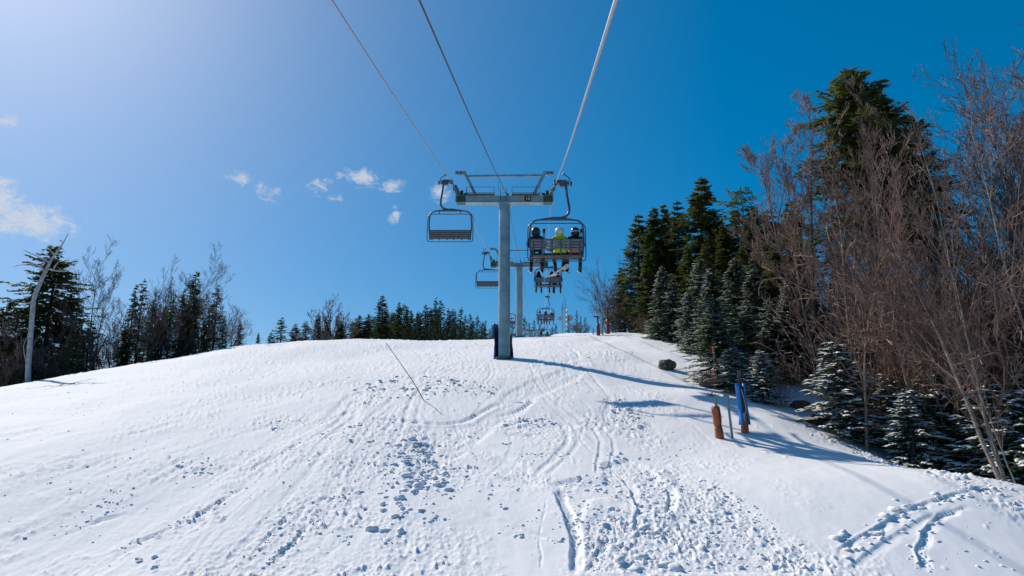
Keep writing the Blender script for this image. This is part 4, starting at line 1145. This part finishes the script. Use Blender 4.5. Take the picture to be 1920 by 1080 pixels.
proto_spruce('far1', 'needles_far', seed=12, Rad=1.9, nb=5, whorl=.36, ragged=.4, dens=.55, tw=.2)
proto_spruce('far2', 'needles_far', seed=13, Rad=1.5, nb=5, whorl=.36, ragged=.5, dens=.55, tw=.2, gaps=.1)
proto_spruce('far3', 'needles_far', seed=14, Rad=2.4, nb=5, whorl=.38, ragged=.4, dens=.5, tw=.22, power=.7)

def bare_mesh(seed, H=8., stems=1, spread=.25, r0=.10, n1=12, n2=7, n3=5, n4=3, up=.35, l1=.42, z1=.3, wob=.1, curve=0., tw=.006, thin=1.0):
    rng = random.Random(seed); tr = MB(); cr = MB()
    def path(p, d, L, n, w, upb):
        pts = [p]
        for i in range(n):
            d = (d+Vector((rng.uniform(-w, w), rng.uniform(-w, w), rng.uniform(-w, w)+upb/n))).normalized(); pts.append(pts[-1]+d*L/n)
        return pts
    def child_dir(t, ang):
        a = t.orthogonal().normalized(); a.rotate(Matrix.Rotation(rng.random()*6.283, 3, t)); return (t*math.cos(ang)+a*math.sin(ang)).normalized()
    def at(pts, f):
        k = f*(len(pts)-1); i = min(int(k), len(pts)-2); return pts[i].lerp(pts[i+1], k-i), (pts[i+1]-pts[i]).normalized()
    cnt = [0, n1, n2, n3, n4]
    def sub(pts, L, r, lvl):
        if lvl > 4 or cnt[lvl] == 0: return
        for k in range(cnt[lvl]):
            f = (z1 if lvl == 1 else .18)+(1-(z1 if lvl == 1 else .18))*(k+rng.random())/cnt[lvl]
            p, t = at(pts, min(f, .995)); ang = rng.uniform(.35, .85)
            d = child_dir(t, ang)
            L2 = L*(l1 if lvl == 1 else .48)*(1.15-.65*f)*rng.uniform(.65, 1.25)
            if L2 < .12: L2 = .12
            r2 = max(tw*(1 if lvl < 4 else .75), r*(1-.75*f)*.55)
            n = 5 if lvl == 1 else (4 if lvl == 2 else 3)
            q = path(p, d, L2, n, wob*1.3, up)
            cr.tube(q, [max(tw*.55, r2*(1-.85*i/n)) for i in range(n+1)], 5 if lvl == 1 else (4 if lvl == 2 else 3), cap=False)
            sub(q, L2, r2, lvl+1)
    for s in range(stems):
        a = rng.random()*6.283; m = 0 if stems == 1 else rng.uniform(.3, 1)*spread
        d = Vector((math.cos(a)*m, math.sin(a)*m, 1)).normalized(); L = H*(1 if stems == 1 else rng.uniform(.6, 1.0))
        base = Vector((math.cos(a)*.12*m*3, math.sin(a)*.12*m*3, -.35))
        q = path(base, d, L+.3, 10, wob, curve)
        rr = r0*(1 if stems == 1 else rng.uniform(.5, 1))
        tr.tube(q, [max(tw, rr*(1-.93*i/10)) for i in range(11)], 7)
        sub(q, L, rr, 1)
    return tr, cr
def proto_bare(key, bark, twig, **kw):
    tr, cr = bare_mesh(**kw); PROTO[key] = dict(H=kw.get('H', 8.), trunk=tr.mesh('trunk', M[bark]), crown=cr.mesh('crown', M[twig]))
proto_bare('b_maple', 'bark', 'twig', seed=21, H=10, stems=5, spread=.30, r0=.11, n1=13, n2=8, n3=6, n4=3, up=.55, l1=.30, z1=.30, wob=.05, tw=.008)
proto_bare('b_birch', 'birch', 'twig', seed=22, H=10, stems=1, r0=.072, n1=15, n2=7, n3=5, n4=2, up=.30, l1=.38, z1=.28, wob=.07, tw=.0085)
proto_bare('b_birch2', 'birch', 'twig', seed=23, H=10, stems=2, spread=.14, r0=.062, n1=13, n2=7, n3=4, n4=2, up=.35, l1=.40, z1=.22, wob=.08, tw=.0085)
proto_bare('b_birch3', 'birch', 'twig', seed=24, H=10, stems=1, r0=.062, n1=18, n2=6, n3=4, n4=2, up=.22, l1=.32, z1=.15, wob=.09, tw=.0085)
proto_bare('b_shrub', 'twig', 'twig', seed=25, H=4.5, stems=13, spread=.5, r0=.03, n1=6, n2=5, n3=3, n4=0, up=.3, l1=.5, z1=.2, wob=.13, tw=.008)
proto_bare('b_shrub2', 'twig', 'twig', seed=26, H=3.2, stems=16, spread=.7, r0=.022, n1=5, n2=4, n3=3, n4=0, up=.2, l1=.55, z1=.15, wob=.17, tw=.008)
proto_bare('b_slim', 'twig_dark', 'twig_dark', seed=27, H=8, stems=2, spread=.10, r0=.055, n1=13, n2=8, n3=5, n4=3, up=.6, l1=.40, z1=.25, wob=.06, tw=.006)
proto_bare('b_farbrush', 'twig', 'twig', seed=28, H=5, stems=7, spread=.35, r0=.05, n1=7, n2=6, n3=4, n4=0, up=.5, l1=.42, z1=.2, wob=.08, tw=.014)

def tree(name, key, X, Y, Hgt, label, cat='tree', group=None, width=1.0, rz=None, lean=(0, 0), sink=.05):
    d = PROTO[key]; s = Hgt/d['H']
    t = empty(name, (X, Y, G(X, Y)-sink), 0, label, cat, group)
    t.rotation_mode = 'XYZ'
    rz = random.Random(int(abs(X)*1000)*7+int(Y*1000)+len(key)).random()*6.28 if rz is None else rz
    t.matrix_world = Matrix.Translation(t.location) @ Matrix.Rotation(lean[0], 4, 'Y') @ Matrix.Rotation(lean[1], 4, 'X') @ Matrix.Rotation(rz, 4, 'Z') @ Matrix.Diagonal((s*width, s*width, s, 1))
    for k in ('trunk', 'crown', 'snow_cover'):
        if k in d:
            o = bpy.data.objects.new(k, d[k]); C.objects.link(o); o.parent = t
            if k == 'snow_cover': o['kind'] = 'stuff'
    return t
def xy(px, Y, z=None):
    """world X of a pixel column at depth Y near the ground"""
    x = (px-960)/FPX*Y
    for _ in range(3): x = (px-960)/FPX*(Y*CP+(G(x, Y) if z is None else z)*SP)
    return x
def tree_px(name, key, px, pytop, Y, label, pxtop=None, **kw):
    lean = kw.pop('lean', None); top = P(pxtop or px, pytop, Y)
    if pxtop is None:
        X = top.x; lean = lean or (0, 0)
    else:
        X = xy(px, Y)
    g = G(X, Y); H = max(top.z-g, .4)
    if lean is None: lean = (math.atan2(top.x-X, H), 0)
    return tree(name, key, X, Y, H/max(.3, math.cos(lean[0])), label, lean=lean, **kw)

# --- left edge, beyond the crest
def snag():
    Y = 39.5; X = xy(55, Y); b = Vector((X, Y, G(X, Y)-.3))
    t = empty('dead_tree', b, 0, 'bleached white dead tree leaning right at the left edge', 'dead tree')
    q = lambda px, py, dy=0: P(px, py, Y+dy)-b
    m = MB(); pts = smoothpath([Vector((0, 0, 0)), q(53, 690), q(60, 600), q(64, 560), q(80, 520), q(90, 500), q(98, 484), q(110, 468), q(119, 455), q(123, 447), q(128, 438)], 5)
    k = len(pts); m.tube(pts, [float(np.interp(i/k, [0, .3, .5, .62, .72, 1], [.15, .12, .085, .055, .04, .016])) for i in range(k)], 10); m.build('trunk', M['deadwood'], t)
    m = MB()
    for (pp, r) in (([q(90, 503), q(104, 508), q(118, 507), q(136, 505)], .07), ([q(92, 492), q(80, 485), q(68, 480), q(56, 474), q(47, 470)], .05),
                    ([q(86, 510), q(70, 496), q(54, 495), q(40, 498), q(27, 502)], .045), ([q(103, 478), q(97, 470), q(86, 464)], .035),
                    ([q(119, 456), q(116, 452), q(117, 449)], .03), ([q(62, 565), q(52, 572), q(38, 580)], .04), ([q(100, 505), q(112, 494), q(113, 488)], .04),
                    ([q(88, 512), q(80, 500), q(78, 488)], .06), ([q(106, 472), q(112, 474), q(118, 470)], .03), ([q(52, 690), q(48, 650), q(51, 625)], .035)):
        pp = smoothpath([p+Vector((0, random.Random(i).uniform(-.25, .25) if i else 0, 0)) for i, p in enumerate(pp)], 3)
        m = MB(); m.tube(pp, [r*(1-.75*i/len(pp)) for i in range(len(pp))], 6); m.build('branch', M['deadwood'], t)
snag()
tree_px('spruce_tree', 's_broad', 112, 462, 47, 'large bushy dark spruce behind the bleached dead tree', width=1.5)
tree_px('spruce_tree', 's_broad', 15, 560, 46, 'lower dark spruce cut by the left edge of the picture', width=1.1)
gl = 'spruces along the left crest'
for (px, py, Y, key, lab, w) in ((255, 533, 47, 's_sparse', 'narrow spruce, first right of the tall bare tree on the left crest', 1.1), (272, 522, 47.6, 's_sparse2', 'narrow spruce, second right of the tall bare tree on the left crest', 1.0),
                       (326, 548, 48, 's_sparse2', 'thin dark spruce, third of the left crest row', 1.2), (345, 540, 48.5, 's_sparse', 'thin dark spruce, fourth of the left crest row', 1.2),
                       (367, 508, 49, 's_sparse', 'tallest narrow spruce right of the middle of the left crest row', 1.5), (410, 532, 50, 's_sparse2', 'sparse spruce with bare lower trunk at the right end of the left crest row', 1.2),
                       (422, 592, 49.5, 's_dense2', 'short bushy spruce under the sparse spruce at the right end of the left crest row', 1.1), (452, 600, 51, 's_dense2', 'small spruce right of the left crest row', 1.2),
                       (60, 545, 47, 's_broad', 'bushy spruce half hidden behind the dead trunk', 1.0), (140, 540, 48, 's_dense2', 'dark spruce at the right flank of the bushy spruce', 1.6), (175, 600, 47, 's_dense2', 'low spruce left of the tall bare tree', 1.5), (290, 560, 50, 's_dense2', 'bushy spruce in the middle of the left crest row', 1.2), (312, 572, 49, 's_sparse', 'ragged spruce behind the middle of the left crest row', 1.4), (395, 570, 52, 's_sparse2', 'ragged spruce behind the tallest of the left crest row', 1.3), (358, 560, 50, 's_dense2', 'bushy spruce at the foot of the tallest of the left crest row', 1.2),
                       (485, 622, 52, 's_dense', 'tiny spruce alone on the crest left of the middle', 1.2),
                       (300, 600, 47.5, 's_dense2', 'low brownish spruce amid the left crest row', 1.5), (155, 598, 44.5, 's_sparse2', 'low spruce right of the bushy spruce on the left', 1.4),
                       (235, 610, 46, 's_dense2', 'low spruce at the foot of the tall bare tree on the left crest', 1.5), (385, 600, 49, 's_dense2', 'low spruce between the tallest and the sparse spruce of the left crest row', 1.4)):
    tree_px('spruce_tree', key, px, py, Y, lab, group=gl, width=w)
tree_px('bare_tree', 'b_slim', 205, 478, 46.0, 'tall bare forked tree on the left crest', width=1.2)
tree_px('bare_tree', 'b_slim', 350, 488, 51, 'bare tree spreading behind the tallest spruce of the left crest', width=1.3)
tree_px('bare_tree', 'b_slim', 300, 510, 52, 'thin bare tree in the middle of the left crest row', width=1.0)
rg = random.Random(5)
for i in range(20):
    px = -20+460*(i+rg.random())/20; Y = 43+px/440*7+rg.uniform(0, 2); base = 727-77*px/430
    tree_px('bare_shrub', rg.choice(['b_farbrush', 'b_shrub']), px, base-rg.uniform(55, 130), Y, 'bare brown brush among the spruces of the left crest', cat='shrub', group='brush on the left crest', width=1.2)

# --- centre ridge
gm = 'trees on the ridge left of the tower'
for (px, py, Y, key, lab, w) in ((530, 594, 60, 's_sparse2', 'layered spruce alone on the crest left of the middle', 1.9), (508, 622, 60, 's_dense2', 'low bushy spruce at the foot of the layered spruce', 1.6), (575, 601, 61, 's_sparse2', 'ragged spruce right of the layered spruce', 2.0),
                       (598, 588, 61, 's_dense', 'brownish spruce beneath the bare tree on the ridge', 1.3), (615, 590, 62, 's_dense2', 'thin spruce beneath the bare tree on the ridge', 1.1),
                       (672, 590, 64, 's_broad', 'broad bushy spruce at the left end of the dense ridge wood', 1.3), (690, 588, 64, 's_broad', 'second broad spruce at the left end of the dense ridge wood', 1.2), (716, 553, 66, 's_dense2', 'tallest spruce of the ridge wood, standing at its left end', 1.6),
                       (748, 566, 68, 's_dense2', 'blunt-topped spruce next to the tallest spruce of the ridge wood', 1.3)):
    tree_px('spruce_tree', key, px, py, Y, lab, group=gm, width=w)
tree_px('bare_tree', 'b_farbrush', 622, 562, 63, 'bare tree rising above the low spruces on the ridge', width=1.3)
tree_px('bare_shrub', 'b_farbrush', 645, 592, 63, 'bare brown brush left of the dense ridge wood', cat='shrub', width=1.6)
tree_px('spruce_tree', 's_dense2', 555, 606, 59, 'bushy spruce between the layered and the ragged spruce', group=gm, width=1.9)
tree_px('spruce_tree', 's_dense', 640, 600, 62, 'low spruce by the brush left of the dense ridge wood', group=gm, width=1.7)
tree_px('bare_shrub', 'b_farbrush', 565, 615, 60, 'low brown brush beneath the ragged spruce on the ridge', cat='shrub', width=2)
tree_px('bare_shrub', 'b_farbrush', 600, 600, 60, 'brown brush in front of the brownish spruce on the ridge', cat='shrub', width=1.7)
prof_x = [660, 690, 720, 750, 780, 800, 820, 850, 880, 915, 935]; prof_y = [606, 600, 585, 575, 573, 570, 566, 574, 586, 602, 610]
for row, (Y, n, dy) in enumerate(((70, 26, 26), (79, 30, 12), (92, 34, 0))):
    for i in range(n):
        px = 655+(932-655)*(i+rg.uniform(.1, .9))/n; py = float(np.interp(px, prof_x, prof_y))+dy+rg.uniform(-7, 12)
        tree_px('spruce_tree', rg.choice(['far1', 'far2', 'far3']), px, py, Y+rg.uniform(-3, 3), 'dark spruce packed in the dense ridge wood left of the tower', group='spruces of the dense ridge wood', width=rg.uniform(1.3, 1.9))
tree_px('spruce_tree', 'far2', 818, 558, 88, 'pointed spruce rising highest in the middle of the dense ridge wood', width=1.3)
for (px, py, Y, key, w) in ((970, 598, 140, 'far1', 1.2), (984, 592, 140, 'far3', 1.2), (992, 604, 138, 'far1', 1.2), (1002, 598, 140, 'far2', 1.4), (1012, 606, 142, 'far1', 1.3), (960, 600, 138, 'far1', 1.3), (1036, 612, 150, 'far3', 1.5), (1042, 606, 150, 'far1', 1.4)):
    tree_px('spruce_tree', key, px, py, Y, 'far spruce behind the far tower poles', group='far spruces behind the tower poles', width=w)
gf = 'clump of far spruces right of the chairs'
for (px, py, Y, key, w, lab) in ((1066, 590, 124, 'far1', 1.1, 'leftmost'), (1081, 581, 125, 'far1', 1.0, 'tallest'), (1089, 591, 125, 'far2', 1.2, 'second tallest'), (1097, 593, 126, 'far3', 1.0, 'rightmost')):
    tree_px('spruce_tree', key, px, py, Y, lab + ' spruce of the small far clump right of the chairs', group=gf, width=w)
for (px, py) in ((1073, 604), (1080, 606), (1087, 605), (1102, 608)):
    tree_px('bare_shrub', 'b_farbrush', px, py, 121, 'grey brush at the foot of the small far spruce clump', cat='shrub', group='brush of the far clump', width=1.6)
for (px, py, Y) in ((1128, 596, 62), (1120, 606, 75), (1112, 612, 80)):
    tree_px('spruce_tree', 'far1', px, py, Y, 'small far spruce behind the red padded hydrants', group='spruces behind the red hydrants', width=1.2)

# --- right-hand wood: conifers
gr_ = 'conifers of the right wood'
for (px, py, Y, key, w, lab) in (
        (1168, 500, 49, 's_dense2', 1.2, 'outermost dark spruce at the left end of the right wood'), (1196, 402, 47, 's_dense2', 1.15, 'tall spruce, first in the dark row of the right wood'), (1228, 388, 46, 's_dense', 1.15, 'tall spruce, second in the dark row of the right wood'),
        (1250, 382, 48, 's_dense', 1.0, 'tall spruce, third in the dark row of the right wood'), (1272, 376, 46, 's_dense2', 1.0, 'tall spruce, fourth in the dark row, left of the tallest'), (1303, 334, 44, 's_dense2', 1.35, 'tallest spruce of the dark row in the right wood'),
        (1335, 395, 43, 's_dense', 1.1, 'dark spruce right of the tallest in the dark row'), (1392, 350, 37, 's_flat', 1.0, 'spruce with flat windblown top right of the dark row'), (1360, 420, 40, 's_dense', 1.1, 'spruce left of the flat-topped one'),
        (1215, 470, 44, 's_dense', 1.1, 'shorter green spruce in front of the dark row'), (1285, 460, 41, 's_dense2', 1.1, 'mid-height spruce beneath the tallest of the dark row'), (1430, 400, 36, 's_dense', 1.1, 'spruce right of the flat-topped one, behind bare twigs'),
        (1470, 375, 37, 's_dense2', 1.2, 'spruce behind the bare maple'), (1598, 128, 26.5, 's_crag', 1.25, 'tallest ragged spruce standing against the sky on the right'), (1660, 165, 27.5, 's_crag', .9, 'second ragged spruce crown right of the tallest one on the right'),
        (1718, 215, 28, 's_crag', .8, 'low ragged spruce crown at the right of the tallest one')):
    tree_px('spruce_tree', key, px, py, Y, lab, group=gr_, width=w*(1.0 if key in ('s_crag', 's_flat') else 1.4), lean=(rg.uniform(-.03, .03), 0))
gw = 'snow-dusted firs along the edge of the right wood'
for (px, py, Y, key, w, lab) in (
        (1240, 497, 39, 's_frost', 1.15, 'slim snow-dusted fir at the left edge of the right wood'), (1310, 480, 36, 's_frost2', 1.05, 'broad snow-dusted fir left of the padded posts'), (1288, 545, 35, 's_frost2', 1.1, 'low snow-dusted fir by the drift left of the padded posts'),
        (1378, 480, 31, 's_frost', 1.25, 'tall snow-dusted fir right behind the padded posts'), (1338, 555, 27.2, 's_frost2', 1.5, 'green snow-dusted fir overhanging the drift beside the padded posts'), (1400, 570, 26.5, 's_frost', 1.35, 'frosted fir between the blue pad and the wood'),
        (1425, 655, 23.6, 'f_young', 1.0, 'small snowy fir just right of the blue pad'), (1560, 640, 21.0, 'f_young', 1.15, 'bushy young fir heavy with snow among the birches'),
        (1450, 455, 30, 's_dense', 1.2, 'green spruce at the right end of the snow-dusted firs'), (1412, 500, 29, 's_frost', 1.2, 'dusted fir left of the green spruce at the right end'), (1352, 470, 36, 's_dense2', 1.2, 'green spruce rising between the dusted firs'), (1345, 405, 42, 's_dense', 1.2, 'green spruce just right of the dark row'), (1376, 392, 43, 's_dense2', 1.2, 'green spruce directly behind the flat-topped one'), (1412, 385, 42, 's_dense', 1.3, 'green spruce right behind the flat-topped one'), (1442, 392, 40, 's_dense2', 1.3, 'green spruce left of the bare maple'), (1490, 425, 38, 's_dense', 1.3, 'green spruce beneath the bare maple'), (1395, 440, 35, 's_dense2', 1.2, 'mid-height green spruce in front of the flat-topped one'), (1330, 440, 39, 's_dense2', 1.2, 'mid-height green spruce in front of the gap beside the dark row'),
        (1262, 520, 38, 's_frost2', 1.0, 'dusted fir next to the slim one at the edge'), (1475, 520, 27, 's_frost', 1.2, 'dusted fir where the bare thicket begins'),
        (1440, 560, 27.5, 's_frost2', 1.3, 'frosted fir at the left margin of the bare thicket'), (1330, 500, 33, 's_frost', 1.3, 'snow-dusted fir behind the boulder drift'), (1415, 480, 33, 's_frost2', 1.2, 'frosted fir half behind the tall snow-dusted one'), (1290, 620, 33.5, 'f_young2', 1.3, 'low green fir bush on the edge of the drift'), (1372, 650, 25.2, 'f_young2', 1.2, 'low fir branches just behind the padded posts'),
        (1232, 590, 40, 'f_young2', 1.2, 'low snowy sapling at the foot of the slim fir'), (1190, 592, 46, 'f_young2', 1.4, 'low snowy sapling under the dark row')):
    tree_px('fir_tree', key, px, py, Y, lab, group=gw, width=w*1.3, lean=(0, 0))
for (px, py, Y, key, w) in ((1660, 700, 21, 'f_young2', 1.3), (1700, 730, 19, 'f_young', 1.3), (1745, 700, 20, 'f_young2', 1.3), (1800, 690, 19.5, 'f_young', 1.4), (1850, 720, 18, 'f_young2', 1.3), (1900, 730, 17.5, 'f_young', 1.4),
                       (1940, 690, 19, 'f_young2', 1.3), (1620, 640, 25, 'f_young2', 1.4), (1690, 620, 25, 'f_young', 1.4), (1770, 600, 25, 'f_young2', 1.4), (1850, 590, 24, 'f_young', 1.4), (1930, 600, 23, 'f_young2', 1.3), (1480, 590, 28, 'f_young2', 1.4), (1530, 560, 29, 'f_young', 1.3)):
    tree_px('fir_tree', key, px, py, Y, 'shaded snow-laden fir in the hollow behind the birches', group='firs in the shaded hollow', width=w, lean=(0, 0))
# dark conifers filling the depth of the wood
for i in range(46):
    px = rg.uniform(1440, 2080); Y = rg.uniform(29, 46); X = xy(px, Y)
    py = float(np.interp(px, [1440, 1520, 1600, 1700, 1800, 1920, 2080], [520, 520, 470, 480, 500, 500, 470])) + rg.uniform(-30, 120)
    tree_px('spruce_tree', rg.choice(['s_dense', 's_dense2', 's_frost']), px, py, Y, 'dark spruce deep in the right wood behind the bare twigs', group='dark spruces deep in the right wood', width=rg.uniform(1.2, 1.7), lean=(0, 0))

# --- right-hand wood: bare trees
tree_px('bare_tree', 'b_maple', 1535, 215, 27, 'wide-crowned bare maple against the sky left of the tallest ragged spruce', pxtop=1495, width=1.05)
gb = 'leaning birches in front of the right wood'
for (px, py, Y, pt, key, w, lab) in (
        (1600, 330, 22.5, 1520, 'b_birch', 1.0, 'pale birch rising behind the bushy young fir'), (1560, 440, 24, 1480, 'b_birch3', .8, 'thin birch leaning left, left of the bushy young fir'),
        (1625, 360, 20.0, 1622, 'b_birch3', .9, 'thin upright birch right of the bushy young fir'), (1890, 330, 16.2, 1690, 'b_birch', 1.05, 'thick birch leaning far left at the right edge'),
        (1905, 300, 16.5, 1770, 'b_birch2', 1.0, 'paired birch leaning left beside the thick one at the right edge'), (1745, 330, 19.5, 1680, 'b_birch', 1.0, 'birch in the middle of the right thicket'),
        (1990, 220, 17, 1900, 'b_birch2', 1.0, 'birch reaching in from beyond the right edge'), (1910, 560, 15.6, 1750, 'b_birch3', .7, 'low bent birch stem crossing the snow bank')):
    tree_px('birch_tree', key, px, py, Y, lab, pxtop=pt, group=gb, width=w)
gbb = 'bare trees of the right thicket'
for i in range(30):
    px = rg.uniform(1640, 2180); Y = rg.uniform(20, 33)
    py = float(np.interp(px, [1480, 1560, 1640, 1720, 1800, 1860, 1920, 2060], [480, 410, 340, 300, 240, 190, 170, 150])) + rg.uniform(-15, 190)
    pt = max(1545, px-rg.uniform(20, 170))
    if 1520 < pt < 1780: py = max(py, 345+rg.uniform(0, 80))
    tree_px('bare_tree', rg.choice(['b_birch', 'b_birch2', 'b_birch3']), px, py, Y, 'bare brown tree in the tangled thicket on the right', group=gbb, pxtop=pt, width=rg.uniform(.9, 1.3))
for i in range(36):
    px = rg.uniform(1575, 2080); Y = rg.uniform(19.5, 30)
    if px < 1600: Y = rg.uniform(25, 33)
    py = float(np.interp(px, [1400, 1560, 1700, 1920, 2080], [580, 540, 480, 430, 420])) + rg.uniform(-20, 200)
    tree_px('bare_shrub', rg.choice(['b_shrub', 'b_shrub2', 'b_shrub']), px, py, Y, 'bare brown bush in the tangled thicket on the right', cat='shrub', group='bushes of the right thicket', width=rg.uniform(.9, 1.4), pxtop=px-rg.uniform(-10, 40))
for (px, py, Y) in ((1140, 520, 50), (1155, 485, 50), (1170, 540, 47), (1185, 560, 46), (1150, 560, 47), (1205, 585, 43), (1262, 585, 39)):
    tree_px('bare_shrub', 'b_shrub', px, py, Y, 'bare brown bush at the left end of the right wood', cat='shrub', group='bushes at the left end of the right wood', width=1.0)
tree_px('bare_shrub', 'b_shrub2', 1462, 655, 23.5, 'few dark bare stems in the snow gap beside the young firs', cat='shrub', width=.6)

ORD = ['leftmost', 'second', 'third', 'fourth', 'fifth', 'sixth', 'seventh', 'eighth', 'ninth', 'tenth', 'eleventh', 'twelfth', 'thirteenth', 'fourteenth', 'fifteenth', 'sixteenth', 'seventeenth', 'eighteenth', 'nineteenth', 'rightmost']
def ordinal_labels(group, fmt):
    obs = sorted([o for o in C.objects if o.parent is None and o.get('group') == group], key=lambda o: o.location.x/max(o.location.y, 1))
    n = len(obs)
    for i, o in enumerate(obs):
        o['label'] = fmt % ('leftmost' if i == 0 else 'rightmost' if i == n-1 else ORD[i] + ' from left')
ordinal_labels('firs in the shaded hollow', '%s of the shaded snow-laden firs behind the birches')
ordinal_labels('brush on the left crest', '%s of the bare brown bushes among the left crest spruces')
ordinal_labels('bushes at the left end of the right wood', '%s of the bare bushes ending the right wood')
ordinal_labels('brush of the far clump', '%s of the grey bushes under the small far spruce clump')
ordinal_labels('far spruces behind the tower poles', '%s of the far spruces behind the tower poles')
ordinal_labels('spruces behind the red hydrants', '%s of the small far spruces behind the red padded hydrants')

scene.render.resolution_x = 1024; scene.render.resolution_y = 576
